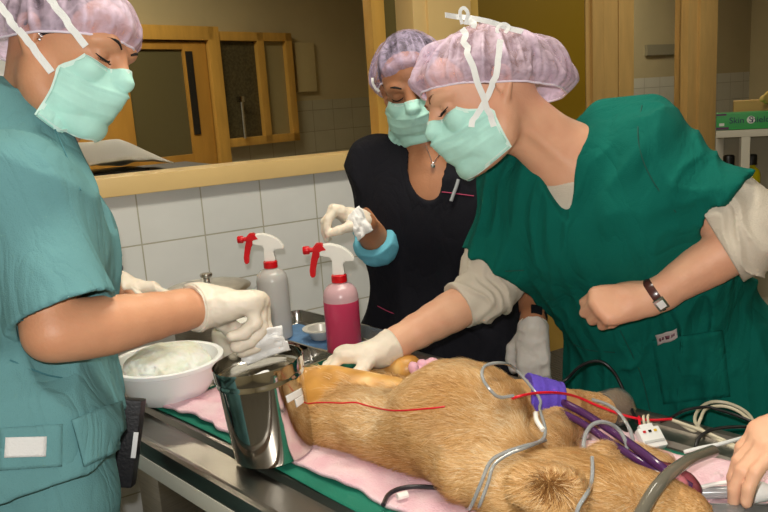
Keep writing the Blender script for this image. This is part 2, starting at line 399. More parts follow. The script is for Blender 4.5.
# next room behind the observation window, its far wall turned a little
bd = nrm([math.cos(math.radians(15)), math.sin(math.radians(15)), 0]); bp0 = A(210, 100, 5.2); bp0 = np.array([bp0[0], bp0[1], 0]); bn = np.array([-bd[1], bd[0], 0])
AXB = np.array([bd, bn, up])
def onb(px, py, off=0):
    r = ray(px, py); t = ((bp0 + bn * off - C) @ bn) / (r @ bn); return C + r * t
def bs_(px, py): q = onb(px, py) - bp0; return q @ bd, q[2]
def bbox(g, s0, z0, s1, z1, t0, t1, bev=0.): c = bp0 + bd * (s0 + s1) / 2 + up * (z0 + z1) / 2 + bn * (t0 + t1) / 2; g.box(c, (abs(s1 - s0), abs(t1 - t0), abs(z1 - z0)), AXB, bev)
zr = bs_(300, 101)[1]
g = Geo(); bbox(g, -3.4, zr, 4, 2.7, 0, .1); struct(g.obj('wall_next_room', M('next_room_plaster', 'b8aa84', .8, var=.05, vs=2), smooth=False))
g = Geo(); bbox(g, -3.4, 0, 4, zr, 0, .1); struct(g.obj('wall_next_room_tiles', tile_mat('next_room_tile', 'b9b49c', 'b3ae97', '8c8771', .206, .1625, 0, 0, .12), smooth=False))
d1 = thing('door_1', None, None, bp0); struct(d1)
DOORW = M('door_wood', 'b3843a', .4, var=.08, vs=3, bump=.1, bs=20, stretch=(6, 6, 1)); DARKG = M('dark_glass', '5f583c', .15, spec=.6)
sL, zT = bs_(60, 38)[0], bs_(180, 27)[1]; sR = bs_(207, 90)[0]
g = Geo(); sa, sb = bs_(126, 90)[0], bs_(183, 90)[0]; za, zb = bs_(160, 157)[1], bs_(160, 50)[1]
bbox(g, sL, 0, sa, zT - .1, -.05, 0, .004); bbox(g, sb, 0, sR - .01, zT - .1, -.05, 0, .004); bbox(g, sa, zb, sb, zT - .1, -.05, 0, .004); bbox(g, sa, 0, sb, za, -.05, 0, .004)
g.obj('door_leaf', DOORW, d1)
g = Geo(); bbox(g, sa, za, sb, zb, -.03, -.024); g.obj('door_pane', DARKG, d1, smooth=False)
g = Geo(); q = bs_(189, 90)[0]; bbox(g, q - .03, bs_(189, 135)[1], q + .02, bs_(183, 52)[1], -.058, -.05); g.obj('door_seal', M('dark_seal', '1d1912', .7), d1, smooth=False)
g = Geo(); bbox(g, sL - .3, zT - .09, sR + .05, zT, -.08, 0, .004); q = bs_(212, 90)[0]; bbox(g, sR, 0, q + .05, zT, -.08, 0, .004)
g.obj('door_frame', OCHRE, d1)
w5 = thing('window_5', None, None, bp0); struct(w5)
s0, s1 = bs_(213, 90)[0], bs_(290, 90)[0]; z0, z1 = bs_(240, 146)[1], bs_(240, 33)[1]
g = Geo(); 
for a in ((s0, z1 - .06, s1, z1), (s0, z0, s1, z0 + .06), (s0, z0, s0 + .05, z1), (s1 - .06, z0, s1, z1), (bs_(259, 90)[0] - .03, z0, bs_(259, 90)[0] + .03, z1)): bbox(g, *a, -.07, 0, .003)
g.obj('window_frame', OCHRE, w5)
g = Geo(); bbox(g, s0 + .03, z0 + .03, bs_(259, 90)[0], z1 - .03, -.03, -.02); g.obj('window_pane', M('dark_patterned_glass', '4d4630', .35, var=.3, vs=60, bump=.4, bs=80), w5, smooth=False)
g = Geo(); bbox(g, bs_(259, 90)[0], z0 + .03, s1 - .03, z1 - .03, -.03, -.02); g.obj('window_panel', M('olive_pane', '9c8f66', .3), w5, smooth=False)
g = Geo(); a, b = onb(312, 95), onb(294, 43); sa2, sb2 = bs_(296, 90)[0], bs_(315, 90)[0]; bbox(g, sa2, bs_(305, 92)[1], sb2, bs_(305, 43)[1], -.03, 0, .004)
o = g.obj('notice_board', M('pale_board', 'c2b284', .6), base=bp0); tag(o, 'pale blank board on the next room wall, right of the small window', 'notice board')
g = Geo(); s_, z_ = bs_(232, 100); bbox(g, s_ - .012, z_ - .02, s_ + .012, z_ + .02, -.13, -.07, .003); p0 = bp0 + bd * s_ + up * z_ - bn * .11; g.tube([p0, p0 - up * .1, p0 - up * .27], .012, 8)
tag(g.obj('wall_tap', STEEL, base=p0), 'small chrome fixture hanging before the dark window of the next room', 'fixture')
# white sheet over a black tray on the far side of the ledge
base = ony(110, 170, WY + .3); zS = 1.325
o = Geo().box((ony(100, 165, WY + .34)[0], WY + .36, wz + .025), (.75, .42, .05), bev=.01).obj('counter_shelf', M('dark_laminate', '2a2520', .5)); struct(o)
xa, xb = ony(76, 160, WY + .3)[0] - .1, ony(163, 160, WY + .3)[0]; g = Geo(); g.box(((xa + xb) / 2 - .05, WY + .3, zS - .012), (xb - xa - .06, .24, .022), bev=.006)
o = g.obj('instrument_tray', M('black_plastic', '141416', .3), base=((xa + xb) / 2, WY + .3, wz + .05)); tag(o, 'black shallow tray under the white sheet beyond the window ledge', 'tray')
n1, n2 = 40, 24; vs = []; fs = []
for i in range(n1 + 1):
    for j in range(n2 + 1):
        a = i / n1; b = j / n2; x = xa + (xb - xa) * a; y = WY + .17 + .27 * b
        hgt = .012 + .085 * math.sin(math.pi * min(1, max(0, b * .9 + .1))) * min(1, (1 - a) * 2.6) ** .8
        hgt += .010 * (vnoise(np.array([[a * 7, b * 3, 1.]]))[0] - .5) * 2 * min(1, (1 - a) * 3)
        vs.append((x, y, zS + hgt))
for i in range(n1):
    for j in range(n2): a = i * (n2 + 1) + j; fs.append((a, a + n2 + 1, a + n2 + 2, a + 1))
o = mk('folded_sheet', vs, fs, M('white_sheet_cloth', 'd3d2cc', .9, bump=.2, bs=80), base=((xa + xb) / 2, WY + .3, zS)); tag(o, 'rumpled white sheet lying beyond the window ledge', 'sheet')
md = o.modifiers.new('thick', 'SOLIDIFY'); md.thickness = .006
# ribbed grey mat against the yellow wall
c0 = onz(560, 362, 0); g = Geo(); g.box((3.1, 2.76, .012), (1.5, .6, .024), bev=.004)
for i in range(30): g.box((3.1, 2.48 + i * .0195, .027), (1.48, .009, .01))
tag(g.obj('floor_mat', M('grey_ribbed_rubber', '6b675c', .7), base=(3.1, 2.75, 0)), 'grey ribbed mat on the floor along the yellow wall', 'floor mat')
# white storage shelf, boxes, bottles
SP = A(716, 131, 3.25); SX, SY, SZ = SP[0], SP[1], SP[2]
sh = thing('storage_shelf', 'white open shelf unit at the right, carrying the glove boxes', 'shelf', (SX, SY, 0)); CREAM = M('cream_enamel', 'c9c3b0', .5)
_a = math.radians(24); sd = nrm(rh * math.cos(_a) - fh * math.sin(_a)); sn = nrm(fh * math.cos(_a) + rh * math.sin(_a)); AXS = np.array([sd, sn, up])
def sb(g, s0, s1, t0, t1, z0, z1, bev=.002, ax=AXS): g.box(np.array([SX, SY, 0]) + sd * (s0 + s1) / 2 + sn * (t0 + t1) / 2 + up * (z0 + z1) / 2, (s1 - s0, t1 - t0, z1 - z0), AXS, bev)
g = Geo(); sb(g, 0, .75, 0, .34, SZ - .03, SZ); g.obj('shelf_top', CREAM, sh)
g = Geo(); sb(g, 0, .75, 0, .34, SZ - .40, SZ - .375); g.obj('shelf_board', CREAM, sh)
g = Geo(); sb(g, 0, .75, 0, .34, SZ - .85, SZ - .82); g.obj('shelf_board', CREAM, sh)
for s in (.0, .10, .72):
    for t in (.0, .31):
        if s == 0 and t == 0: continue
        g = Geo(); sb(g, s, s + .035, t, t + .03, 0, SZ - .03); g.obj('post', CREAM, sh)
g = Geo(); sb(g, .02, .74, .325, .335, .3, SZ - .03); g.obj('back_panel', M('shelf_back', 'a9a28c', .6), sh)
q0 = np.array([SX, SY, SZ])
g = Geo(); g.box(q0 + sd * .125 + sn * .08 + up * .0365, (.25, .13, .07), AXS, .003)
gb = thing('glove_box', 'green glove carton with dark and white print on the shelf top', 'box', q0 + sd * .125 + sn * .08); g.obj('carton', M('green_card', '2f9a4a', .45, var=.05), gb)
def text(s, size, p, ax, mat, parent, name, ext=.0005):
    cu = bpy.data.curves.new(name, 'FONT'); cu.body = s; cu.size = size; cu.extrude = ext; cu.align_x = 'CENTER'; cu.align_y = 'CENTER'
    o = bpy.data.objects.new('tmp', cu); COL.objects.link(o); dg = bpy.context.evaluated_depsgraph_get(); me = bpy.data.meshes.new_from_object(o.evaluated_get(dg))
    bpy.data.objects.remove(o); ax = np.array(ax); vs = [np.array(p) + ax[0] * v.co.x + ax[1] * v.co.y + ax[2] * v.co.z for v in me.vertices]; fs = [tuple(q.vertices) for q in me.polygons]
    return mk(name, vs, fs, mat, parent, False)
fp = q0 + sd * .125 + sn * (.08 - .0655) + up * .0365
NAVY = M('navy_print', '15204a', .5); PWH = M('white_print', 'd9dcd2', .5)
g = Geo(); g.box(fp + sd * .100 + up * .004, (.038, .0012, .03), AXS, 0); g.obj('print_panel', PWH, gb, False); g = Geo(); g.box(fp - sd * .103 - up * .012, (.02, .0012, .012), AXS, 0); g.obj('print_panel', PWH, gb, False)
g = Geo(); g.box(fp - sd * .105 + up * .03, (.04, .0012, .008), AXS, 0); g.obj('print_band', M('plum_print', '54284f', .5), gb, False); g = Geo(); g.box(fp - sd * .10 - up * .028, (.05, .0012, .01), AXS, 0); g.obj('print_band', M('plum_print', '54284f', .5), gb, False)
g = Geo(); g.lathe(fp + sd * .01 + up * .004, [(.0001, 0), (.016, 0), (.016, .0012), (.0001, .0012)], 24, [sd, up, -sn]); g.obj('logo_disc', PWH, gb, False)
text('Skin', .036, fp - sd * .045 + up * .003 - sn * .001, [sd, up, -sn], NAVY, gb, 'lettering'); text('S', .036, fp + sd * .01 + up * .004 - sn * .002, [sd, up, -sn], NAVY, gb, 'lettering'); text('hield', .036, fp + sd * .048 + up * .003 - sn * .001, [sd, up, -sn], NAVY, gb, 'lettering')
g = Geo(); g.box(q0 + sd * .24 + sn * .24 + up * .06, (.34, .16, .115), AXS, .003); g.box(q0 + sd * .24 + sn * .159 + up * .025, (.34, .003, .045), AXS, 0)
tag(g.obj('storage_carton', M('kraft_card', 'b48f4c', .6), base=q0 + sd * .24 + sn * .24), 'buff cardboard carton behind the green glove box', 'box')
g = Geo(); g.box(q0 + sd * .31 + sn * .1 + up * .1, (.2, .1, .05), AXS, .012); tag(g.obj('blue_packet', M('blue_film', '3c66a8', .3, var=.1, vs=30), base=q0 + sd * .31 + sn * .1 + up * .075), 'blue plastic packet on top of the green glove box', 'packet')
s = Sdf(q0 - .1, q0 + sd * .5 + up * .3 + sn * .4 + .1, .004)
hb = q0 + sd * .23 + sn * .13 + up * .135
s.chain([hb + sd * .09 + up * .01, hb, hb - sd * .05 - up * .02], [.03, .028, .014], .01)
for i in range(4): s.chain([hb - sd * (.02) + sn * (i * .016 - .024), hb - sd * .07 + up * (-.02 - .004 * i) + sn * (i * .018 - .026), hb - sd * .1 + up * (-.05) + sn * (i * .02 - .03)], [.012, .01, .008], .006)
tag(s.mesh('rubber_glove', M('yellow_rubber', 'd9b75c', .5), base=hb - up * .04), 'cream yellow rubber glove draped over the cartons', 'glove')
for i, (a, lab) in enumerate(((.055, 'left one of two yellow bottles with black caps under the shelf top'), (.145, 'right one of two yellow bottles with black caps under the shelf top'))):
    b0 = np.array([SX, SY, SZ - .375]) + sd * (a + .0) + sn * .12
    t = thing('reagent_bottle', lab, 'bottle', b0, 'yellow bottles under the shelf top')
    Geo().lathe(b0 + up * .001, [(.036, 0), (.04, .006), (.04, .17), (.034, .19), (.018, .205), (.018, .215)], 32).obj('bottle_body', M('yellow_liquid_plastic', 'b9ad10', .25), t)
    Geo().lathe(b0 + up * .215, [(.024, 0), (.024, .04), (.02, .045)], 24).obj('cap', M('black_cap', '101010', .4), t)

# ------------------------------------------------------------------ operating table
TU = .675; VA = -.86; VB = 1.25
AXT = np.array([TN, TE, up]); 
if np.linalg.det(AXT) < 0: AXT = np.array([TN, TE, up])
tb = thing('operating_table', 'long stainless steel operating table under the dog', 'table', T(TU / 2, .3, -TZ))
def tbx(g, u0, u1, v0, v1, h0, h1, bev=.002): g.box(T((u0 + u1) / 2, (v0 + v1) / 2, (h0 + h1) / 2), (u1 - u0, v1 - v0, h1 - h0), AXT, bev)
g = Geo()
prof = [(0.0, -.004), (.004, .006), (.012, .008), (.020, .006), (.026, -.004), (.075, -.004), (.082, -.012), (.094, -.012), (.101, -.002), (TU - .101, -.002), (TU - .094, -.012), (TU - .082, -.012), (TU - .075, -.004), (TU - .026, -.004), (TU - .02, .006), (TU - .012, .008), (TU - .004, .006), (TU, -.004), (TU, -.02), (0, -.02)]
vs = [T(u, VA, h) for u, h in prof] + [T(u, VB, h) for u, h in prof]; n = len(prof)
fs = [(i, (i + 1) % n, n + (i + 1) % n, n + i) for i in range(n)] + [tuple(range(n)), tuple(range(n, 2 * n))[::-1]]
g.add(vs, fs); TOP = g.obj('table_top', STEELT, tb, angle=22)
g = Geo(); 
for a, b in ((-.002, .012), (TU - .012, TU + .002)): tbx(g, a, b, VA, VB, -.052, -.0205, .003)
g.obj('side_strip', M('cream_edge_strip', 'dcd8c8', .4), tb)
g = Geo(); tbx(g, .06, TU - .06, VA + .05, VB - .05, -.06, -.0205, .004); g.obj('under_frame', M('dark_frame', '3c3a36', .5), tb)
for vv in (-.55, .95):
    g = Geo(); tbx(g, TU / 2 - .09, TU / 2 + .09, vv - .06, vv + .06, -TZ + .03, -.061, .01); g.obj('column', STEELB, tb)
    g = Geo(); tbx(g, TU / 2 - .26, TU / 2 + .26, vv - .1, vv + .1, -TZ, -TZ + .029, .01); g.obj('foot', STEELB, tb)
def cloth(name, outline_u, v0, v1, h, amp, mat, label, cat, n1=60, n2=90, seed=0, thick=.003, nf=1.):
    vs = []; fs = []
    for j in range(n2 + 1):
        b = j / n2; v = v0 + (v1 - v0) * b
        ua, ub = outline_u(b)
        for i in range(n1 + 1):
            a = i / n1; u = ua + (ub - ua) * a
            e = vnoise(np.array([[u * 13 * nf + seed, v * 12 * nf, seed + .5]]))[0]; e2 = vnoise(np.array([[u * 45 * nf + seed, v * 40 * nf, seed + 3.5]]))[0]
            vs.append(T(u, v, h + amp * (e ** 2 * 1.4 + .35 * e2)))
    for j in range(n2):
        for i in range(n1): q = j * (n1 + 1) + i; fs.append((q, q + 1, q + n1 + 2, q + n1 + 1))
    o = mk(name, vs, fs, mat, base=T((outline_u(.5)[0] + outline_u(.5)[1]) / 2, (v0 + v1) / 2, h)); tag(o, label, cat)
    m = o.modifiers.new('thick', 'SOLIDIFY'); m.thickness = thick; m.offset = 1
    return o
DR = cloth('surgical_drape', lambda b: (.105 + .006 * math.sin(b * 9), .56), -.15, 1.12, .0005, .002, M('green_drape_cloth', '12715a', .8, var=.08, vs=12, bump=.4, bs=400), 'flat green surgical drape spread on the steel table top', 'drape', seed=3, thick=.0015)
def tow(b): return (.104 + .03 * vnoise(np.array([[b * 9, 1.2, 0]]))[0] + .012 * vnoise(np.array([[b * 33, 4.2, 0]]))[0] + .015 * b, .30 + .24 * min(1, max(0, b * 1.6 - .45)) + .03 * vnoise(np.array([[b * 9, 5.2, 0]]))[0])
TOWM = M('pink_towel_cloth', 'eccdd2', .95, col2='e6b9c4', vs=22, bump=1.0, bs=260)
TW = cloth('towel', tow, -.12, .93, .005, .017, TOWM, 'crumpled pale pink towel between the dog and the green drape', 'towel', 70, 120, seed=8, thick=.006)
# ------------------------------------------------------------------ vessels on the table
def patch(name, quad, trees, mat, parent, off=.0008, n=8, th=.0006, m=None):
    # small sheet laid on a surface, corners given clockwise from top left
    m = m or n; q = [np.array(p, float) for p in quad]; vs = []; N = []; ok = True
    for j in range(m + 1):
        for i in range(n + 1):
            a, b = i / n, j / m; p = (q[0] * (1 - a) + q[1] * a) * (1 - b) + (q[3] * (1 - a) + q[2] * a) * b
            h = hit(p[0], p[1], trees, off)
            if h is None: h = (vs[-1], N[-1]) if vs else (A(p[0], p[1], 1.3), -F)
            vs.append(h[0]); N.append(h[1])
    fs = [(j * (n + 1) + i, (j + 1) * (n + 1) + i, (j + 1) * (n + 1) + i + 1, j * (n + 1) + i + 1) for j in range(m) for i in range(n)]
    o = mk(name, vs, fs, mat, parent); md = o.modifiers.new('t', 'SOLIDIFY'); md.thickness = th; md.offset = 0
    return o
def surfpath(name, px, trees, r, mat, parent=None, off=None, base=None, sm=4, n=8):
    P = []
    for p in px:
        h = hit(p[0], p[1], trees, (off if off is not None else (r if not hasattr(r, '__len__') else max(r))) + (p[2] if len(p) > 2 else 0))
        if h is not None: P.append(h[0])
    return Geo().tube(P, r, n, smoothn=sm).obj(name, mat, parent, base=P[0] if parent is None else None), P
def gauze(name, c, ax, sx, sy, seed, mat, label, cat='gauze', amp=.012, group=None, n=22, curl=1.):
    vs = []; fs = []; ax = np.array(ax)
    for j in range(n + 1):
        for i in range(n + 1):
            a, b = i / n - .5, j / n - .5
            q = vnoise(np.array([[a * 4 + seed, b * 4, seed * .7], [a * 4 + seed + 9, b * 4 + 5, seed], [a * 9 + seed, b * 9, seed + 2.]]))
            e = 1 + .25 * (q[0] - .5)
            vs.append(c + ax[0] * a * sx * e + ax[1] * b * sy * e + ax[2] * (amp * (q[1] * 2 - 1) + amp * .7 * (q[2] - .5) - curl * (a * a + b * b) * .5 * (sx + sy) * .5) + (ax[0] * (q[2] - .5) * amp * .6))
    fs = [(j * (n + 1) + i, j * (n + 1) + i + 1, (j + 1) * (n + 1) + i + 1, (j + 1) * (n + 1) + i) for j in range(n) for i in range(n)]
    o = mk(name, vs, fs, mat, base=c); md = o.modifiers.new('t', 'SOLIDIFY'); md.thickness = .003; md.offset = 0
    tag(o, label, cat, group); return o
GAUZE = M('white_gauze_cloth', 'efeeec', .95, bump=.8, bs=500)
# dressing jar, one side of its foot raised on the towel
tilt = math.radians(5.0)
JA = np.array([R * math.cos(tilt) + up * math.sin(tilt), None, None], dtype=object)
jr = nrm(np.array([rh[0], rh[1], 0]) * math.cos(tilt) + up * math.sin(tilt)); jn = nrm([fh[0], fh[1], 0]); ju = nrm(np.cross(jr, jn)); ju = ju if ju[2] > 0 else -ju
JB = T(.136, .235, .0075) ; JAX = [jr, jn, ju]
jar = thing('dressing_jar', 'tall polished steel dressing jar with white tape labels at the table edge', 'jar', JB)
MIR = M('mirror_steel', 'd2cfc8', .09, 1, .03, 5, .04, 12)
rb, rt, H = .0695, .0730, .140
JBODY = Geo().lathe(JB, [(rb - .006, 0), (rb - .001, .002), (rb, .008), (rt, H), (rt - .0012, H), (rb - .002, .006), (.0001, .005)], 96, JAX).obj('jar_body', MIR, jar, angle=50)
Geo().lathe(JB + ju * (H - .004), [(rt + .0003, 0), (rt + .0022, .001), (rt + .0022, .005), (rt + .0004, .008), (rt + .0004, .0105), (rt + .0042, .0125), (rt + .0047, .0305), (rt + .0042, .033), (rt + .0032, .0325), (rt + .0025, .0125), (rt - .001, .010), (rt - .001, 0)], 96, JAX, close=True).obj('jar_rim', MIR, jar, angle=50)
jt = [bvh(JBODY)]
TAPE = M('white_tape', 'f2f0ea', .6)
patch('tape_label', [(285.5, 396), (301, 388), (302.5, 394.5), (287.5, 403)], jt, TAPE, jar)
patch('tape_label', [(294.5, 399.5), (302.8, 394.5), (303.5, 402.5), (296.5, 407.5)], jt, TAPE, jar)
for i, (dx, dy, sd_) in enumerate(((-.028, -.016, 2), (.016, -.014, 5), (-.005, .025, 9))):
    gauze('gauze_swab', JB + ju * (.122 + .004 * i) + jr * dx + jn * dy, [jr, jn, ju], .046, .038, sd_ + .3, GAUZE,
          ['folded white gauze swab in the steel jar, nearest its left front rim', 'folded white gauze swab in the steel jar, nearest its right front rim', 'folded white gauze swab in the steel jar, at its back'][i], amp=.007, group='gauze swabs in the steel jar', n=14, curl=.4)
Geo().lathe(JB, [(.0001, .106), (rt - .003, .106), (rt - .003, .109), (.0001, .110)], 64, JAX).obj('jar_fluid', M('cloudy_fluid', 'a9a293', .08, var=.05), jar)
# white bowl of cotton
BB = T(.160, -.175, .003); bo = thing('plastic_bowl', 'white plastic bowl heaped with wet cotton near the table corner', 'bowl', BB)
Geo().lathe(BB, [(.070, 0), (.074, .002), (.078, .004), (.098, .035), (.110, .072), (.119, .0755), (.1195, .083), (.115, .085), (.108, .083), (.105, .074), (.094, .036), (.074, .008), (.0001, .006)], 96).obj('bowl_wall', M('glossy_white_plastic', 'f4f5f4', .25, sss=.1), bo, angle=50)
s = Sdf(BB - .13 + up * .13, BB + .13 + up * .02, .0028)
s.ell(BB + up * .062, (.094, .094, .048), k=0)
for i in range(26):
    a = rng.random() * 6.28; r_ = .078 * math.sqrt(rng.random()); s.ell(BB + np.array([r_ * math.cos(a), r_ * math.sin(a), .092 - 3.2 * r_ * r_]), rng.uniform(.012, .026, 3) * [1, 1, .7], k=.012)
s.disp(lambda P: .006 * (vnoise(P * 55) - .5) + .008 * np.abs(vnoise(P * 90 + 3) - .5))
tag(s.mesh('cotton_wool', M('wet_cotton', 'e9ebe6', .55, sss=.3, bump=.6, bs=180, col2='dcdcc8', vs=25), base=BB + up * .05), 'heap of wet white cotton wool in the white bowl', 'cotton wool', kind='stuff')
# lidded pot
PB = T(.43, -.44, .002); pt = thing('steel_pot', 'round steel pot with knobbed lid against the tiled wall', 'pot', PB)
Geo().lathe(PB, [(.088, 0), (.094, .004), (.096, .012), (.100, .138), (.103, .141), (.099, .142), (.096, .138), (.092, .01), (.0001, .006)], 72).obj('pot_body', STEELB, pt, angle=50)
ld = Geo().lathe(PB + up * .1425, [(.0001, .0115), (.03, .011), (.075, .007), (.095, .005), (.1085, .0045), (.112, .002), (.1115, 0), (.103, -.001), (.0001, .0045)], 72).obj('lid', STEELB, pt, angle=50)
Geo().lathe(PB + up * .154, [(.0001, 0), (.010, 0), (.011, .003), (.0085, .006), (.0085, .016), (.0155, .021), (.0165, .026), (.015, .029), (.0001, .030)], 40).obj('lid_knob', STEEL, ld)
# white tub
tbp = T(.364, -.234, .002); t = thing('plastic_tub', 'small cloudy white plastic tub between the white bowl and the steel pot', 'tub', tbp)
Geo().lathe(tbp, [(.044, 0), (.048, .003), (.050, .02), (.0505, .075), (.047, .088), (.040, .094), (.0001, .094)], 56).obj('tub_body', M('milky_plastic', 'dcd8c9', .2, sss=.3, coat=.3), t, angle=50)
Geo().lathe(tbp + up * .0945, [(.0001, 0), (.042, 0), (.043, .002), (.043, .012), (.040, .014), (.0001, .014)], 56).obj('tub_lid', WHITEP, t)
# spray bottles
def spray(u, v, h0, fluid, label, ang, bodymat, liquid_h=None):
    B = T(u, v, h0); t = thing('spray_bottle', label, 'spray bottle', B, 'spray bottles by the wall')
    f = nrm(-np.array([rh[0], rh[1], 0]) * math.cos(ang) - np.array([fh[0], fh[1], 0]) * math.sin(ang)); sd_ = np.cross(up, f)
    r = .0405
    prof = [(r - .006, 0), (r - .001, .003), (r, .010), (r, .154), (r - .003, .168), (r - .012, .179), (.017, .185), (.0145, .188), (.0145, .194)]
    Geo().lathe(B, prof, 48).obj('bottle_body', bodymat, t, angle=50)
    if liquid_h: Geo().lathe(B + up * .001, [(r - .008, 0), (r + .0004, .008), (r + .0004, liquid_h), (.0001, liquid_h)], 48).obj('fluid', fluid, t, angle=50)
    cp = Geo().lathe(B + up * .187, [(.0165, 0), (.018, .001), (.018, .016), (.0155, .018), (.0001, .018)], 40).obj('cap_collar', REDP, t)
    # white trigger head
    ax = [f, sd_, up]; N = B + up * .205
    K = 1.16
    def outline(name, pts, w, mat, par, bev=.0025):
        bm = bmesh.new(); n = len(pts); vv = [bm.verts.new(tuple(N + f * x * K + up * z * K + sd_ * (-w / 2))) for x, z in pts]; ww = [bm.verts.new(tuple(N + f * x * K + up * z * K + sd_ * (w / 2))) for x, z in pts]
        bm.faces.new(vv); bm.faces.new(ww[::-1])
        for i in range(n): bm.faces.new((vv[i], ww[i], ww[(i + 1) % n], vv[(i + 1) % n]))
        bmesh.ops.recalc_face_normals(bm, faces=bm.faces)
        es = [e for e in bm.edges if e.calc_face_angle(0) > .9]
        bmesh.ops.bevel(bm, geom=es, offset=bev, segments=2, affect='EDGES')
        vs = [tuple(v_.co) for v_ in bm.verts]; fs = [tuple(v_.index for v_ in f_.verts) for f_ in bm.faces]; bm.verts.index_update(); fs = [tuple(v_.index for v_ in f_.verts) for f_ in bm.faces]; bm.free()
        g = Geo(); g.add(vs, fs); return g.obj(name, mat, par, angle=35)
    hd = outline('trigger_head', [(.012, 0), (-.012, 0), (-.010, .020), (-.013, .026), (-.030, .026), (-.0335, .030), (-.028, .040), (-.018, .050), (-.004, .058), (.012, .0625), (.030, .062), (.034, .047), (.034, .040), (.014, .036), (.011, .028)], .019, WHITEP, t, .002)
    outline('red_shroud', [(.048, .048), (.034, .048), (.018, .050), (.028, .0645), (.040, .064), (.046, .058)], .0215, REDP, t, .002)
    tg = outline('trigger_lever', [(.028, .056), (.030, .044), (.038, .034), (.0435, .016), (.046, .000), (.0505, -.004), (.056, -.001), (.0565, .012), (.052, .034), (.048, .048), (.046, .058)], .014, REDP, t, .002)
    g = Geo(); g.lathe(N + f * .046 * K + up * .052 * K, [(.0055, 0), (.0055, .008), (.0085, .009), (.0095, .011), (.0095, .022), (.008, .024), (.003, .0245), (.0001, .022)], 24, [sd_, up, f]); g.obj('nozzle', REDP, t)
    g = Geo(); g.lathe(N + f * .012 * K + up * .043 * K, [(.0065, 0), (.0065, .028), (.005, .029), (.0001, .029)], 20, [sd_, up, f]); g.obj('pump_barrel', M('clear_grey_plastic', 'c8c6c4', .2), t)
    return t
spray(.530, -.025, .0065, M('pink_fluid', 'cc3f62', .2, sss=.0, spec=.5), 'spray bottle full of pink fluid, with a red trigger, right of the other', .0, M('rosy_clear_plastic', 'c9a3a8', .25), .143)
spray(.540, -.305, .0065, None, 'greyish empty looking spray bottle behind the gloved hand over the steel jar', .05, M('grey_clear_plastic', 'b9b6b2', .25, sss=.1))
# long tray with blue cloth
def tray(name, label, u0, u1, v0, v1, h, mat, rim=.008, h0=.001, th=.0015, cat='tray'):
    def ring(d, z):
        r = .02; P = []
        for cx_, cy_, a0 in ((u1 - r, v1 - r, 0), (u0 + r, v1 - r, 90), (u0 + r, v0 + r, 180), (u1 - r, v0 + r, 270)):
            for k in range(7): a = math.radians(a0 + k * 15); P.append(T(cx_ + (r + d) * math.cos(a), cy_ + (r + d) * math.sin(a), z))
        return P
    L = [ring(-.004, h0), ring(0, h0 + .004), ring(.004, h0 + h), ring(rim, h0 + h), ring(rim, h0 + h + th), ring(.004 - th, h0 + h + th), ring(-th, h0 + .004 + th), ring(-.004 - th, h0 + th)]
    n = len(L[0]); vs = [p for l in L for p in l]; fs = [(j * n + i, j * n + (i + 1) % n, (j + 1) * n + (i + 1) % n, (j + 1) * n + i) for j in range(len(L) - 1) for i in range(n)]
    fs += [tuple(range(n)), tuple((len(L) - 1) * n + i for i in range(n))[::-1]]
    g = Geo(); g.add(vs, fs); o = g.obj(name, mat, base=T((u0 + u1) / 2, (v0 + v1) / 2, h0), angle=50); tag(o, label, cat); return o
tray('steel_tray', 'wide steel tray lined with blue cloth, holding the pink spray bottle', .482, .665, -.375, -.012 + .04, .038, STEEL)
g = Geo(); vs = []; n = 20
for j in range(n + 1):
    for i in range(n + 1):
        u = .492 + .165 * i / n; v = -.365 + .38 * j / n; vs.append(T(u, v, .0034 + .002 * vnoise(np.array([[u * 40, v * 40, 2.]]))[0]))
fs = [(j * (n + 1) + i, j * (n + 1) + i + 1, (j + 1) * (n + 1) + i + 1, (j + 1) * (n + 1) + i) for j in range(n) for i in range(n)]
o = mk('tray_liner', vs, fs, M('blue_grey_cloth', '5b83ad', .8, var=.12, vs=40, bump=.5, bs=300), base=T(.585, -.17, .004)); tag(o, 'blue cloth liner lying in the wide steel tray', 'cloth')
q = T(.602, -.20, .0062); t = thing('kidney_dish', 'small round steel dish with a pale rim standing in the wide tray', 'dish', q)
Geo().lathe(q, [(.022, 0), (.026, .002), (.034, .024), (.047, .026), (.0475, .029), (.034, .029), (.025, .006), (.0001, .004)], 40).obj('dish_wall', M('pale_dish_rim', 'd9d6cc', .3, .3), t, angle=50)
Geo().lathe(q, [(.0001, .0075), (.0262, .0075), (.0265, .009), (.0001, .0095)], 32).obj('brown_fluid', M('iodine_fluid', '5a3a12', .1), t)
q = T(.440, -.140, .001); t = thing('iodine_cup', 'little steel cup of dark red-brown iodine behind the steel jar', 'cup', q)
Geo().lathe(q, [(.026, 0), (.029, .003), (.034, .034), (.0375, .036), (.0375, .038), (.0325, .037), (.027, .006), (.0001, .005)], 40).obj('cup_wall', M('reddish_steel', '9a6a60', .2, .9), t, angle=50)
Geo().lathe(q, [(.0001, .018), (.0295, .018), (.0298, .021), (.0001, .0215)], 32).obj('iodine', M('iodine_dark', '4a0f12', .08), t)
tray('instrument_tray', 'narrow steel instrument tray right behind the steel jar', .325, .49, -.095, -.012, .030, STEEL)
# pale plastic loop leaning behind the grey spray bottle
p = T(.60, -.44, .11); g = Geo(); a1 = nrm(rh * .9 + up * .45); a2 = nrm(np.cross(a1, fh))
g.tube([p + a1 * (.034 * math.cos(a)) + a2 * (.012 * math.sin(a)) for a in np.linspace(0, 2 * math.pi, 15)], .0022, 8, smoothn=2); g.tube([p - a1 * .034, p - a1 * .05 - up * .05, p - a1 * .052 - up * .1078], .0025, 8)
tag(g.obj('plastic_spatula', M('translucent_plastic', 'd9dcda', .3, trans=.4), base=p - up * .1), 'thin clear plastic loop standing behind the grey spray bottle', 'spatula')
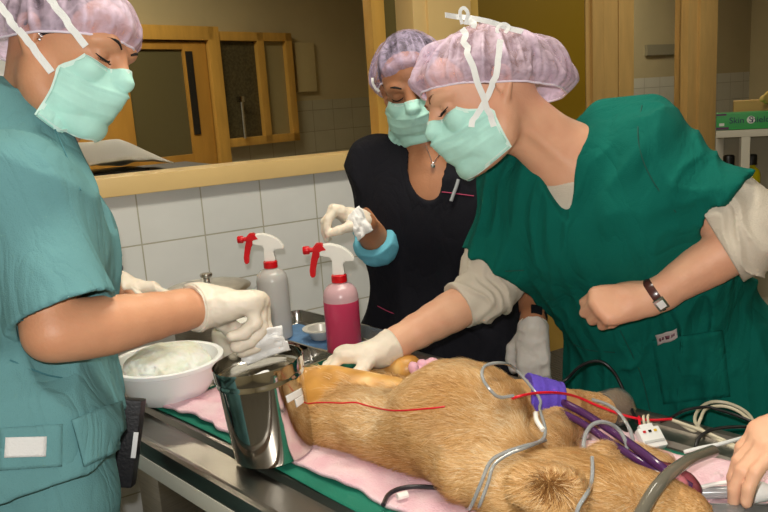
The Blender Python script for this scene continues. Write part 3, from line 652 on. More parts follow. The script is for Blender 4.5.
# ------------------------------------------------------------------ the dog
def Z(px, py, h): return onz(px, py, TZ + h)
DB = T(.31, .5, .012)
dog = thing('dog', 'golden long-haired dog lying on its side under anaesthesia on the pink towel', 'dog', DB)
lo = T(.0, .95, 0); pts = np.array([T(u, v, h) for u in (.08, .62) for v in (.05, 1.1) for h in (-.01, .3)])
s = Sdf(pts.min(0) - .03, pts.max(0) + .03, .0042)
AXD = np.array([TN, TE, up])
G0 = .012
def E_(u, v, h, r, k=.04, ax=AXD): s.ell(T(u, v, h), r, ax, k)
E_(.308, .515, .080, (.112, .108, .092), 0)            # ribcage
E_(.284, .40, .046, (.084, .13, .050), .05)           # loin
E_(.268, .29, .040, (.080, .10, .044), .05)           # rump
E_(.262, .60, .048, (.080, .08, .050), .03)          # shoulders
E_(.250, .70, .042, (.074, .08, .042), .035)         # neck
Hc = Z(580, 498, .060); fwdD = nrm(Z(692, 520, .04) - Hc); HX = np.array([fwdD, nrm(np.cross(up, fwdD)), nrm(np.cross(fwdD, np.cross(up, fwdD)))])
s.ell(Hc, (.075, .060, .052), HX, .03)                # skull
s.ell(Z(548, 490, .11), (.04, .045, .022), AXD, .02)  # ear flap
s.chain([Hc + fwdD * .03, Z(640, 506, .048), Z(690, 521, .038)], [.046, .036, .027], .03)   # upper muzzle
s.chain([Z(605, 466, .040), Z(640, 464, .034), Z(668, 471, .030)], [.026, .015, .011], .02) # lower jaw
# shaved hind leg folded along the belly, its hock, and the second thigh
LEG = [Z(296, 391, .070), Z(325, 386, .082), Z(360, 386, .084), Z(395, 390, .080), Z(424, 393, .074)]; LR = [.034, .035, .029, .018, .010]
s.chain(LEG, LR, .012)
s.chain([Z(316, 396, .06), Z(360, 398, .06), Z(402, 397, .06)], [.045, .040, .03], .02)
BUL = Z(405, 369, .082); s.ell(BUL, (.032, .038, .032), AXD, .012); s.chain([Z(372, 378, .05), BUL - up * .01], [.028, .026], .015)
# forelegs
s.chain([T(.36, .56, .05), Z(518, 400, .080), Z(550, 404, .072), Z(580, 406, .045)], [.036, .026, .020, .018], .02)
s.chain([Z(578, 402, .05), Z(592, 408, .038)], [.019, .021], .01)
s.chain([T(.36, .64, .045), Z(570, 415, .035), Z(600, 412, .030), Z(618, 407, .030)], [.038, .022, .018, .022], .02)
for dx in (-1, 0, 1):
    s.ell(Z(625 + dx * 2, 405 + dx * 5, .028), (.012, .012, .012), AXD, .006)
    s.ell(Z(592 + 2 * dx, 409 + dx * 4, .026), (.011, .011, .011), AXD, .006)
s.disp(lambda P: .010 * (vnoise(P * 14) - .5) + .006 * (vnoise(P * 34 + 5) - .5))
s.half(T(0, 0, G0), -up)
DM = bpy.data.materials.new('golden_coat'); DM.use_nodes = True; nt = DM.node_tree; b = nt.nodes['Principled BSDF']
at = nt.nodes.new('ShaderNodeAttribute'); at.attribute_name = 'bare'; tc = nt.nodes.new('ShaderNodeTexCoord')
n1 = nt.nodes.new('ShaderNodeTexNoise'); n1.inputs['Scale'].default_value = 14; nt.links.new(tc.outputs['Object'], n1.inputs['Vector'])
def ramp(cs, ps, src):
    r = nt.nodes.new('ShaderNodeValToRGB'); e = r.color_ramp.elements; e[0].position = ps[0]; e[0].color = lin(cs[0]); e[1].position = ps[-1]; e[1].color = lin(cs[-1])
    for c_, p_ in list(zip(cs, ps))[1:-1]: q = e.new(p_); q.color = lin(c_)
    nt.links.new(src, r.inputs[0]); return r
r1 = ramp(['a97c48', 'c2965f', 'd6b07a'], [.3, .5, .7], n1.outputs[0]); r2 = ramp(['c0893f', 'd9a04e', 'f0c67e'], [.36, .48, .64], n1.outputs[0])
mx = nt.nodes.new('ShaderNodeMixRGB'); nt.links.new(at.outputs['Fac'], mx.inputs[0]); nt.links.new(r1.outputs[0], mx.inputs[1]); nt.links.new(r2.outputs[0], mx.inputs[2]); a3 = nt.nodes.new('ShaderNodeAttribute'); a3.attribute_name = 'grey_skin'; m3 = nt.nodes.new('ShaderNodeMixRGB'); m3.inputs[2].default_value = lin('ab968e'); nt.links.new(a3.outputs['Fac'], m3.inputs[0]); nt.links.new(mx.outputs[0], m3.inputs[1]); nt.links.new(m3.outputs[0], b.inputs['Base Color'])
mr = nt.nodes.new('ShaderNodeMapRange'); mr.inputs['To Min'].default_value = .9; mr.inputs['To Max'].default_value = .38; nt.links.new(at.outputs['Fac'], mr.inputs[0]); nt.links.new(mr.outputs[0], b.inputs['Roughness'])
n2 = nt.nodes.new('ShaderNodeTexNoise'); n2.inputs['Scale'].default_value = 220; nt.links.new(tc.outputs['Object'], n2.inputs['Vector']); bp = nt.nodes.new('ShaderNodeBump'); bp.inputs['Strength'].default_value = .4; bp.inputs['Distance'].default_value = .001; nt.links.new(n2.outputs[0], bp.inputs['Height']); nt.links.new(bp.outputs[0], b.inputs['Normal'])
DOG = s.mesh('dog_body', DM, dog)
me = DOG.data; nv = len(me.vertices); VV = np.zeros(nv * 3, np.float32); me.vertices.foreach_get('co', VV); VV = VV.reshape(-1, 3) + org(DOG); NN = np.zeros(nv * 3, np.float32); me.vertices.foreach_get('normal', NN); NN = NN.reshape(-1, 3)
def dchain(P, pts, rad):
    Q = spline(pts, 5); rr = np.interp(np.linspace(0, 1, len(Q)), np.linspace(0, 1, len(rad)), rad); d = np.full(len(P), 9.)
    for a, q in zip(Q, rr): d = np.minimum(d, np.linalg.norm(P - a, axis=1) - q)
    return d
db = np.minimum(dchain(VV, LEG, LR), dchain(VV, [BUL, BUL - up * .01], [.034, .032]))
db = np.minimum(db, dchain(VV, [Z(312, 396, .070), Z(385, 398, .070)], [.036, .026]))
bare = np.clip(1 - (db - .004 + .012 * (vnoise(VV * 60) - .5)) / .012, 0, 1)
me.attributes.new('bare', 'FLOAT', 'POINT').data.foreach_set('value', bare.astype(np.float32))
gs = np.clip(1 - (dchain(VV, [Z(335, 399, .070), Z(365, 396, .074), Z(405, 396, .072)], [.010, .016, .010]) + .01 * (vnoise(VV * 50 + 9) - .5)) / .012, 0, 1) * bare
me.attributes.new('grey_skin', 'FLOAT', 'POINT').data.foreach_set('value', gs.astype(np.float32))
# coat of separate hairs
fc = np.zeros(len(me.polygons) * 4, np.int32); me.polygons.foreach_get('vertices', fc); fc = fc.reshape(-1, 4)
def hair(name, count, length, width, fc, mat, parent, mask, flow, lift=.4, noise=.45, tint0=0., seed=1):
    g = np.random.default_rng(seed)
    a, b_, c_, d_ = (VV[fc[:, i]] for i in range(4)); cen = (a + b_ + c_ + d_) / 4; ar = np.linalg.norm(np.cross(c_ - a, d_ - b_), axis=1)
    nrmv = NN[fc[:, 0]]; w = ar * mask(cen, nrmv, fc); w = w / w.sum(); idx = g.choice(len(fc), count, p=w)
    s1, s2 = g.random((2, count, 1)); P = (a[idx] * (1 - s1) + b_[idx] * s1) * (1 - s2) + (d_[idx] * (1 - s1) + c_[idx] * s1) * s2
    N = nrmv[idx]; fl = flow(P); clump = np.stack([vnoise(P * 38 + 3), vnoise(P * 38 + 17), vnoise(P * 38 + 29)], 1) - .5
    D = fl + clump * noise * 2.6 + g.normal(0, .16, (count, 3)); D -= N * (D * N).sum(1)[:, None]; D /= np.linalg.norm(D, axis=1)[:, None] + 1e-6
    L = (length(P) * g.uniform(.6, 1.15, count))[:, None]; lf = lift * g.uniform(.6, 1.3, count)[:, None]
    p1 = P + (D * .9 + N * lf) * L * .45; p2 = P + (D * 1.0 + N * lf * .75 - up * .10) * L
    p0 = P - N * .001; side = np.cross(D, N); w_ = width * g.uniform(.7, 1.3, count)[:, None]
    V = np.stack([p0 - side * w_, p0 + side * w_, p1 - side * w_ * .8, p1 + side * w_ * .8, p2], 1).reshape(-1, 3)
    k = np.arange(count)[:, None] * 5; F_ = np.concatenate([k + [0, 1, 3], k + [0, 3, 2], k + [2, 3, 4]], 1).reshape(-1, 3)
    o = mk(name, V, F_, mat, parent, True)
    ti = np.repeat(np.clip(g.normal(.5, .17, count) + .5 * (vnoise(P * 16 + 7) - .5) + tint0, 0, 1), 5)
    o.data.attributes.new('tint', 'FLOAT', 'POINT').data.foreach_set('value', ti.astype(np.float32)); return o
def fur_mat(name, cs, ps):
    global nt
    m = bpy.data.materials.new(name); m.use_nodes = True; nt = m.node_tree; b = nt.nodes['Principled BSDF']
    at = nt.nodes.new('ShaderNodeAttribute'); at.attribute_name = 'tint'; r = ramp(cs, ps, at.outputs['Fac']); nt.links.new(r.outputs[0], b.inputs['Base Color'])
    b.inputs['Roughness'].default_value = .55; b.inputs['Specular IOR Level'].default_value = .3
    tl = nt.nodes.new('ShaderNodeBsdfTranslucent'); nt.links.new(r.outputs[0], tl.inputs[0]); mx = nt.nodes.new('ShaderNodeMixShader'); mx.inputs[0].default_value = .3
    nt.links.new(b.outputs[0], mx.inputs[1]); nt.links.new(tl.outputs[0], mx.inputs[2]); nt.links.new(mx.outputs[0], nt.nodes['Material Output'].inputs[0]); return m
FUR = fur_mat('golden_fur', ['b07c3e', 'd8ab6c', 'ebcb97', 'faeccb'], [0, .4, .65, 1])
EARF = fur_mat('russet_ear_fur', ['5a3214', '9c6a34', 'd9b070'], [0, .5, 1])
EC = Z(550, 492, .12); NECK = Z(575, 440, .14)
def mbase(c, n, f): return (dchain(c, [Z(527, 399, .084), Z(557, 405, .069)], [.048, .042]) > 0) * (1 - bare[f[:, 0]]) ** 2 * (c[:, 2] > TZ + .016) * (1 + .5 * (n[:, 2] > -.2))
def paws(P): return np.minimum(np.linalg.norm(P - Z(618, 407, .03), axis=1), np.linalg.norm(P - Z(590, 408, .03), axis=1))
def flen(P):
    l = np.full(len(P), .021); l += .012 * np.exp(-(np.linalg.norm(P - NECK, axis=1) / .07) ** 2); d = paws(P); l = np.where(d < .06, .007, l)
    mz = np.linalg.norm(P - Z(680, 500, .05), axis=1); l = np.where(dchain(P, [Z(520, 391, .10), Z(555, 398, .083), Z(590, 405, .04), Z(618, 407, .03)], [.05, .045, .04, .04]) < 0, .008, l); return np.where(mz < .11, .009 + .06 * np.maximum(mz - .05, 0), l)
def flow(P):
    a = -TE * .9 - TN * .35; v = np.tile(a, (len(P), 1)); d = P - EC; r = np.linalg.norm(d, axis=1)[:, None]; w = np.exp(-(r / .032) ** 2)
    return v * (1 - w) + (d / (r + 1e-5)) * w
hair('fur', 110000, flen, .00055, fc, FUR, dog, mbase, flow)
hair('ear_fur', 1200, lambda P: np.full(len(P), .013), .0005, fc, EARF, dog, lambda c, n, f: np.exp(-(np.linalg.norm(c - EC, axis=1) / .011) ** 2) * (n[:, 2] > 0), flow, lift=.8, noise=.7, seed=3)
# mouth, tongue, lips
g = Geo(); mo = nrm(Z(690, 483, .05) - Z(655, 466, .05)); mp = (Z(655, 466, .05) + Z(692, 484, .05)) / 2
Sd = Sdf(mp - .07, mp + .07, .002); Sd.chain([Z(648, 472, .044), Z(668, 478, .044), Z(692, 488, .042)], [.012, .018, .013], .01); Sd.disp(lambda P: .004 * (vnoise(P * 60) - .5))
Sd.mesh('mouth_lining', M('dark_gum', '4b1d24', .25, col2='87424a', vs=30), dog)
Sd = Sdf(mp - .07, mp + .07, .002); Sd.chain([Z(655, 470, .056), Z(672, 477, .060), Z(684, 484, .058)], [.006, .008, .006], .004); Sd.mesh('tongue', M('tongue_skin', 'b56a72', .3), dog)
Sd = Sdf(Z(706, 522, .04) - .05, Z(706, 522, .04) + .05, .002); Sd.ell(Z(706, 522, .042), (.018, .020, .014), HX, 0); Sd.mesh('nose', M('nose_leather', '2a1c18', .35), dog)
DT = [bvh(DOG)]; TT = [bvh(TOP), bvh(DOG)]
# purple bandage round the foreleg
def wrap(name, a, b, ra, rb, mat, label, cat, amp=.003):
    s = Sdf(np.minimum(a, b) - .07, np.maximum(a, b) + .07, .0022); s.cone(a, b, ra, rb, 0); ax = nrm(b - a)
    s.half(b - ax * .002, ax); s.half(a + ax * .002, -ax); s.disp(lambda P: amp * (np.abs(vnoise(np.stack([(P @ ax) * 130, (P @ TN) * 25, P[:, 2] * 25], 1)) - .5) * 2 - .5))
    o = s.mesh(name, mat, base=(a + b) / 2); tag(o, label, cat); return o
wrap('bandage', Z(524, 399, .084), Z(560, 405, .068), .044, .038, M('purple_cohesive_wrap', '5a42b4', .8, var=.1, vs=50, bump=.6, bs=250), 'purple stretch bandage wrapped round the dog foreleg', 'bandage')
# clear cup over the second paw
c = Z(612, 408, .032); a = nrm(Z(626, 403, .03) - c)
g = Geo(); sx = nrm(np.cross(a, up)); g.lathe(c, [(.031, -.022), (.034, 0), (.032, .022), (.024, .034), (.022, .034), (.030, .021), (.032, 0), (.029, -.022)], 40, [sx, np.cross(a, sx), a], close=True)
tag(g.obj('plastic_cup', M('clear_cup', 'd8d8d4', .08, trans=.9, ior=1.2), base=c, angle=60), 'clear plastic cuff around the far paw of the dog', 'cuff')
s = Sdf(Z(427, 370, .10) - .04, Z(427, 370, .10) + .04, .002); q = Z(427, 370, .10)
for i in range(9): s.ell(q + rng.normal(0, .007, 3), rng.uniform(.008, .013, 3), k=.006)
s.disp(lambda P: .002 * (vnoise(P * 200) - .5)); tag(s.mesh('cotton_ball', M('pink_cotton', 'f0b9cb', .95, bump=.5, bs=300), base=q - up * .01), 'small pink cotton ball on the dog belly beside the bulge', 'cotton ball')
# ------------------------------------------------------------------ people: shared builders
def skin(name, c, c2): return M(name, c, .5, sss=.12, bump=.25, bs=220, col2=c2, vs=14)
def frame(fwd, upv):
    f = nrm(fwd); r = nrm(np.cross(f, upv)); return r, f, np.cross(r, f)      # right, forward, up
class Head:
    def __init__(s, c, fwd, upv, sc=1.0): s.c = np.array(c); s.r, s.f, s.u = frame(fwd, upv); s.s = sc; s.ax = [s.r, s.f, s.u]; s.rear = 80
    def p(s, x, y, z): return s.c + (s.r * x + s.f * y + s.u * z) * s.s
    def build(s, S, neck_to, nr=.054):
        k = s.s; e = lambda c, r, kk=.012, op='add': S.ell(s.p(*c), np.array(r) * k, s.ax, kk * k, op)
        e((0, -.012, .038), (.074, .096, .084), 0)
        e((0, .030, -.025), (.061, .062, .082), .03); e((0, .060, .045), (.058, .035, .045), .03)
        for q in (-1, 1):
            S.chain([s.p(q * .058, -.002, -.035), s.p(q * .050, .020, -.078), s.p(q * .014, .078, -.104)], [.018 * k, .019 * k, .017 * k], .025 * k)
            e((q * .036, .068, -.026), (.024, .022, .022), .02)                       # cheek
            e((q * .033, .100, .012), (.017, .016, .011), .012, 'cut')                # eye socket
            e((q * .032, .079, .010), (.0155, .0145, .0125), .003)                    # lid over the eye
            S.chain([s.p(q * .014, .094, .028), s.p(q * .034, .090, .034), s.p(q * .052, .074, .026)], [.006 * k, .007 * k, .005 * k], .012 * k)
            S.chain([s.p(q * .077, -.004, .018), s.p(q * .084, -.012, .029), s.p(q * .088, -.027, .022), s.p(q * .086, -.027, .004), s.p(q * .080, -.016, -.016), s.p(q * .076, -.004, -.028)], [.0045 * k, .0045 * k, .005 * k, .0045 * k, .006 * k, .007 * k], .003); e((q * .076, -.013, .004), (.005, .014, .022), .003)
        S.chain([s.p(0, .090, .026), s.p(0, .104, .000), s.p(0, .116, -.022)], [.008 * k, .008 * k, .011 * k], .012 * k)
        for q in (-1, 1): e((q * .010, .106, -.025), (.008, .010, .007), .006)
        S.chain([s.p(-.022, .086, -.056), s.p(0, .097, -.053), s.p(.022, .086, -.056)], [.004 * k, .007 * k, .004 * k], .006 * k)
        S.chain([s.p(-.020, .084, -.064), s.p(0, .094, -.066), s.p(.020, .084, -.064)], [.004 * k, .008 * k, .004 * k], .006 * k)
        e((0, .082, -.098), (.018, .014, .014), .02)
        S.cone(s.p(0, -.030, -.040), neck_to, nr * k, nr * 1.08 * k, .03)
    def hair(s, name, mat, par, bun=None):
        lo = s.c - .22; S = Sdf(lo, s.c + .22, .004); k = s.s
        S.ell(s.p(0, -.016, .045), np.array((.080, .098, .085)) * k, s.ax, 0)
        if bun: S.ell(s.p(*bun[0]), np.array(bun[1]) * k, s.ax, .02)
        S.half(s.p(0, .088, .045), s.f * 1 - s.u * .9); S.half(s.p(0, .02, -.02), s.f * .55 - s.u * .8)
        S.disp(lambda P: .0025 * (vnoise(np.stack([(P @ s.f) * 60, (P @ s.r) * 220, (P @ s.u) * 60], 1)) - .5), .012)
        return S.mesh(name, mat, par)
    def cap(s, par, mat, c, rad, rim_pt, rim_n, seed=0, pleats=46, puff=.012, back=1.0, n1=200, n2=70, trees=None):
        # bouffant cap: dome over the hair, gathered into an elastic hem lying in the plane (rim_pt, rim_n)
        cc = np.array(c); rn = nrm(rim_n); tn = nrm(np.cross(rn, [1, 0, 0]) * -1); sn_ = np.cross(rn, tn); rp = np.array(rim_pt); rad = np.array(rad)
        vs = []; fold = []; rimp = []
        for j in range(n2 + 1):
            t = j / n2
            for i in range(n1):
                a = 2 * math.pi * i / n1
                # direction from the top down to the hem
                th = t * math.pi * .5; d = rn * math.cos(th) + (tn * math.cos(a) + sn_ * math.sin(a)) * math.sin(th)
                o = rp + rn * 0.0
                # intersection with the ellipsoid from a point in the hem plane
                qo = (o - cc) / rad; qd = d / rad; A_ = qd @ qd; B_ = qo @ qd; C_ = qo @ qo - 1; disc = max(B_ * B_ - A_ * C_, 0); L = (-B_ + math.sqrt(disc)) / A_
                ca, sa = math.cos(a), math.sin(a)
                nz = vnoise(np.array([[ca * pleats / 9 + seed + 40, sa * pleats / 9 + 40, t * 1.6 + seed], [ca * 4 + seed + 20, sa * 4 + 20, t * 5.], [ca * pleats / 4 + seed + 60, sa * pleats / 4 + 60, t * 3. + seed]]))
                rd = 1 - abs(2 * nz[0] - 1); rd3 = 1 - abs(2 * nz[2] - 1)
                g = math.sin(min(1, t) * math.pi * .5)
                pf = puff * (g * (.9 * rd + .5 * rd3 - .6) + .6 * (nz[1] - .5)) * (1 - .5 * max(0, (t - .93) / .07))
                tuck = 1 - .055 * max(0, (t - .90) / .10) ** 1.5
                p = o + d * (L * tuck + pf)
                if trees is not None:
                    c0 = Vector(tuple(s.p(0, -.01, .01))); W_ = Vector(tuple(s.p(*p))); dd = W_ - c0; h_ = trees.ray_cast(c0 + dd.normalized() * .3, -dd.normalized())
                    if h_[0] is not None and (h_[0] - c0).length + .004 > dd.length: W_ = c0 + dd.normalized() * ((h_[0] - c0).length + .004)
                    vs.append(np.array(W_))
                else: vs.append(s.p(*p))
                fold.append(float(np.clip((rd ** 3 * .7 + rd3 ** 4 * .6) * g + .15 * (t > .97), 0, 1)))
                if j == n2: rimp.append(vs[-1])
        fs = np.array([(j * n1 + i, (j + 1) * n1 + i, (j + 1) * n1 + (i + 1) % n1, j * n1 + (i + 1) % n1) for j in range(n2) for i in range(n1)])
        o = mk('surgical_cap', vs, fs, mat, par); o.data.attributes.new('fold', 'FLOAT', 'POINT').data.foreach_set('value', np.array(fold, np.float32))
        Geo().tube(rimp[::4] + [rimp[0], rimp[4]], .0020, 6, smoothn=2).obj('elastic_hem', M('cap_elastic', 'e6dcea', .8), o); return o
    def maskp(s, a, v, bulge=.012):
        # a: -1..1 around the face, v: 0 nose bridge .. 1 under the chin
        q_ = min(1, v / .32); th = a * math.radians(46 + (s.rear - 46) * q_ * q_ * (3 - 2 * q_)); nose = math.exp(-(a / .28) ** 2)
        front = .093 + bulge * math.sin(math.pi * min(1, v * .95)) + nose * (.010 + .018 * math.exp(-((v - .30) / .22) ** 2)) - max(0, v - .62) ** 1.3 * .075
        x = math.sin(th) * (.074 + .006 * math.sin(math.pi * v)); y = (front - .0) * math.cos(th) ** .85 + .012 * (1 - math.cos(th)); side = abs(a) ** 2
        z = -.010 + .010 * nose - .112 * v + side * .006 * (1 - v) + side * v * .016 - .004 * nose * (1 - v)
        return x, y, z
    def mask(s, par, n=56, m=44, bulge=.012, mat=None, tree=None):
        vs = []
        for j in range(m + 1):
            for i in range(n + 1):
                a, v = 2 * i / n - 1, j / m; x, y, z = s.maskp(a, v, bulge)
                pl = sum(.0038 * max(0, 1 - abs(v - q) / .03) * (1 if v < q else .3) for q in (.32, .5, .68)); w = (vnoise(np.array([[a * 3 + 5, v * 4, 2.]]))[0] - .5) * .006
                l = math.hypot(x, y); W_ = Vector(tuple(s.p(x * (1 + (pl + w) / l), y * (1 + (pl + w) / l), z)))
                if tree is not None:
                    c0 = Vector(tuple(s.p(0, .005, -.045))); dd = W_ - c0; h_ = tree.ray_cast(c0 + dd.normalized() * .2, -dd.normalized())
                    if h_[0] is not None and (h_[0] - c0).length + .004 > dd.length: W_ = c0 + dd.normalized() * min((h_[0] - c0).length + .004, dd.length + .016)
                vs.append(np.array(W_))
        fs = [(j * (n + 1) + i, (j + 1) * (n + 1) + i, (j + 1) * (n + 1) + i + 1, j * (n + 1) + i + 1) for j in range(m) for i in range(n)]
        o = mk('face_mask', vs, fs, mat or MASK, par); md = o.modifiers.new('t', 'SOLIDIFY'); md.thickness = .0022; md.offset = -1
        def edge(name, pts): 
            P = [vs[min(m, int(round(v * m))) * (n + 1) + min(n, int(round((a + 1) / 2 * n)))] for a, v in pts]; P = [p_ + nrm(p_ - s.p(0, 0, -.05)) * .0012 for p_ in P]
            Geo().band(P, .007, .0009, lambda p: nrm(p - s.p(0, 0, -.05)), smoothn=3).obj(name, M('mask_binding', 'd6f1e8', .8, bump=.5, bs=400), o)
        edge('mask_binding', [(a, .015) for a in np.linspace(-1, 1, 15)]); edge('mask_binding', [(a, .985) for a in np.linspace(-1, 1, 15)])
        edge('mask_binding', [(-.985, v) for v in np.linspace(0, 1, 8)]); edge('mask_binding', [(.985, v) for v in np.linspace(0, 1, 8)])
        return o
    def strap(s, par, name, pts, w=.008, trees=None, off=.0015):
        P = []
        for q in pts:
            p = s.p(*q)
            P.append(p)
        P = spline(P, 8)
        if trees:
            Q = []
            for p in P:
                best = None
                for t in trees:
                    c0 = Vector(tuple(s.p(0, -.01, .03))); d = Vector(tuple(p)) - c0; h = t.ray_cast(c0 + d.normalized() * .35, -d.normalized())
                    if h[0] is not None:
                        L = (h[0] - c0).length
                        if best is None or L > best[0]: best = (L, np.array(h[0]), nrm(np.array(d)))
                Q.append(best[1] + best[2] * off if best else p)
            P = [Q[0]] + [(Q[i - 1] + Q[i] * 2 + Q[i + 1]) / 4 for i in range(1, len(Q) - 1)] + [Q[-1]]
        return Geo().band(P, w, .0012, lambda p: nrm(p - s.p(0, -.01, .03)), smoothn=1).obj(name, MWHITE, par)
    def face_detail(s, par, skinmat, brow='2a1c14', eye=True):
        for q in (-1, 1):
            g = Geo(); g.tube([s.p(q * .015, .104, .030), s.p(q * .030, .103, .037), s.p(q * .045, .093, .036), s.p(q * .054, .081, .029)], [.0018, .0028, .0024, .001], 6); g.obj('eyebrow', M('brow_hair_' + brow, brow, .8), par)
            g = Geo(); g.tube([s.p(q * .018, .0925, .006), s.p(q * .026, .097, .003), s.p(q * .034, .0975, .002), s.p(q * .043, .092, .004), s.p(q * .048, .085, .007)], [.0008, .0014, .0016, .0014, .0006], 6)
            for k in range(9):
                x = .021 + .0032 * k; p = np.array([q * x, .097 - .5 * abs(x - .032), .0025]); g.tube([s.p(*p), s.p(p[0] * 1.02, p[1] + .005, p[2] - .003), s.p(p[0] * 1.05, p[1] + .009, p[2] - .002)], [.0005, .0002], 4)
            g.obj('eyelashes', M('lash_dark', '140d0a', .7), par)
def hand(S, w, d, pn, sc=1., curl=(.3, .4, .45, .5), thumb=(.5, .3), side=1, inflate=0., k=.006, spread=.05, bend=None, wr=.024):
    # w wrist, d direction towards the knuckles, pn palm normal (the way the palm faces), side +1 puts the thumb on cross(d, pn)
    d = nrm(d); pn = nrm(pn - d * (pn @ d)); sd = np.cross(d, pn) * side; tips = []
    W = np.array(w); i_ = inflate
    off = [.030, .010, -.010, -.029]; ln = [(.040, .024, .019), (.045, .028, .020), (.041, .026, .020), (.032, .020, .018)]; rr = [.0092, .0094, .0090, .0080]; kl = [.086, .090, .085, .077]
    for j in range(4):
        kn = W + d * kl[j] * sc + sd * off[j] * sc * .82 - pn * .003 * sc
        S.cone(W + d * .006 * sc + sd * off[j] * .52 * sc, kn, (.0150 + i_) * sc if j in (1, 2) else (.0135 + i_) * sc, (.0112 + i_) * sc, .012 * sc)
        S.cone(W + d * .03 * sc + sd * off[j] * .6 * sc + pn * .006 * sc, kn + pn * .003 * sc - d * .012 * sc, (.011 + i_) * sc, (.010 + i_) * sc, .012 * sc)
        a = 0; p = kn; dd = nrm(d + sd * spread * (1.5 - j)); c = curl[j] if not hasattr(curl[j], '__len__') else None
        cs = (c * .9, c * 1.1, c * .7) if c is not None else curl[j]
        for q in range(3):
            a += cs[q]; v = dd * math.cos(a) + pn * math.sin(a); e = p + v * ln[j][q] * sc
            S.cone(p, e, (rr[j] - .0006 * q + i_) * sc, (rr[j] - .0006 * (q + 1) + i_) * sc, (k if q == 0 else .003) * sc); p = e
        tips.append((p, v))
    b = W + d * .022 * sc + sd * .022 * sc + pn * .008 * sc; v = nrm(d * .75 + sd * .75 + pn * thumb[0]); m1 = b + v * .042 * sc
    S.cone(b, m1, (.0155 + i_) * sc, (.0115 + i_) * sc, .014 * sc)
    v2 = nrm(d * (1.0) + sd * (.45 - thumb[1]) + pn * thumb[0] * .9); m2 = m1 + v2 * .030 * sc; S.cone(m1, m2, (.0108 + i_) * sc, (.0098 + i_) * sc, .006 * sc)
    v3 = nrm(d * 1.0 + sd * (.1 - thumb[1] * 1.6) + pn * thumb[0] * .9); m3 = m2 + v3 * .025 * sc; S.cone(m2, m3, (.0098 + i_) * sc, (.0082 + i_) * sc, .004 * sc); tips.append((m3, v3))
    S.cone(W - d * .02 * sc, W + d * .03 * sc, (wr * .92 + i_) * sc, (.021 + i_) * sc, .02 * sc)
    return tips
def torso(S, sL, sR, hip, hr, chest_r=.095, hipw=.085, hr_=.105, off=0., k=.05, chest_push=None, shr=.052, bust=0., waist=.9):
    # pelvis to shoulders as a stack of flattened sections
    sL, sR, hip = map(np.array, (sL, sR, hip)); mid = (sL + sR) / 2; hr = nrm(hr); sv = nrm(sR - sL); fwd = nrm(np.cross(up, nrm(hr + sv)))
    S.cone(sL, sR, shr + off, shr + off, 0)
    n = 9; prev = None
    for i in range(n):
        t = i / (n - 1); c = mid * (1 - t) + hip * t; v = nrm(sv * (1 - t) + hr * t)
        w = np.interp(t, [0, .25, .6, 1], [.115, .095, .065 * waist, hipw]); r = np.interp(t, [0, .2, .6, 1], [.062, chest_r, chest_r * waist, hr_]) + off
        if i: S.cone(c - v * w, c + v * w, r, r, k)
        if chest_push is not None and i in (1, 2): S.cone(c - v * w * .7 + chest_push, c + v * w * .7 + chest_push, r * .85, r * .85, k)
def legs(S, hip, hr, off=0., foot=True, fwd=None, gap=.085, thick=1.):
    hr = nrm([hr[0], hr[1], 0]); out = []
    for q in (-1, 1):
        a = np.array(hip) + hr * q * gap - up * .03; kx = np.array([a[0], a[1], .47]) + hr * q * .01; an = np.array([a[0], a[1], .085]) + hr * q * .02
        S.cone(a, kx, (.082 + off) * thick, (.058 + off) * thick, .03); S.cone(kx, an, (.056 + off) * thick, (.036 + off), .02); out.append(an)
        if foot:
            f = nrm(fwd); S.chain([an - f * .02 - up * .045, an + f * .06 - up * .05, an + f * .15 - up * .058], [.034, .034, .024], .02)
    return out
def shoes(par, ank, fwd, mat):
    f = nrm(fwd)
    for an in ank:
        S = Sdf(an - .28, an + .28, .005); S.chain([an - f * .035 - up * .045, an + f * .06 - up * .046, an + f * .165 - up * .052], [.042, .043, .033], .02); S.half([0, 0, .004], -up); S.half(an + up * .0, up); S.mesh('shoe', mat, par)
def box_of(*pts, m=.2): P = np.array(pts); return P.min(0) - m, P.max(0) + m
def scrub(name, c, **k): return M(name, c, .9, bump=.5, bs=500, var=.05, vs=10, spec=.15, crease=.24, **k)
def glove(par, pts_box, fn, name='latex_glove', mat=None, h=.0022, cut=None, wr=None):
    S = Sdf(*pts_box, h); fn(S)
    if cut is not None: S.half(*cut)
    S.disp(lambda P: .0022 * (.5 - (1 - np.abs(2 * vnoise(P * 42 + 5) - 1)) ** 2) + .0009 * (vnoise(P * 130) - .5), .012)
    return S.mesh(name, mat or GLOVE, par)
def ring(c, axis, r, th, name, mat, par, flat=1.):
    ax = nrm(axis); x = nrm(np.cross(ax, [.3, .2, .9])); y = np.cross(ax, x)
    return Geo().lathe(c, [(r, -th), (r + .0012, 0), (r, th), (r - .001, 0)], 40, [x, y, ax], close=True).obj(name, mat, par)
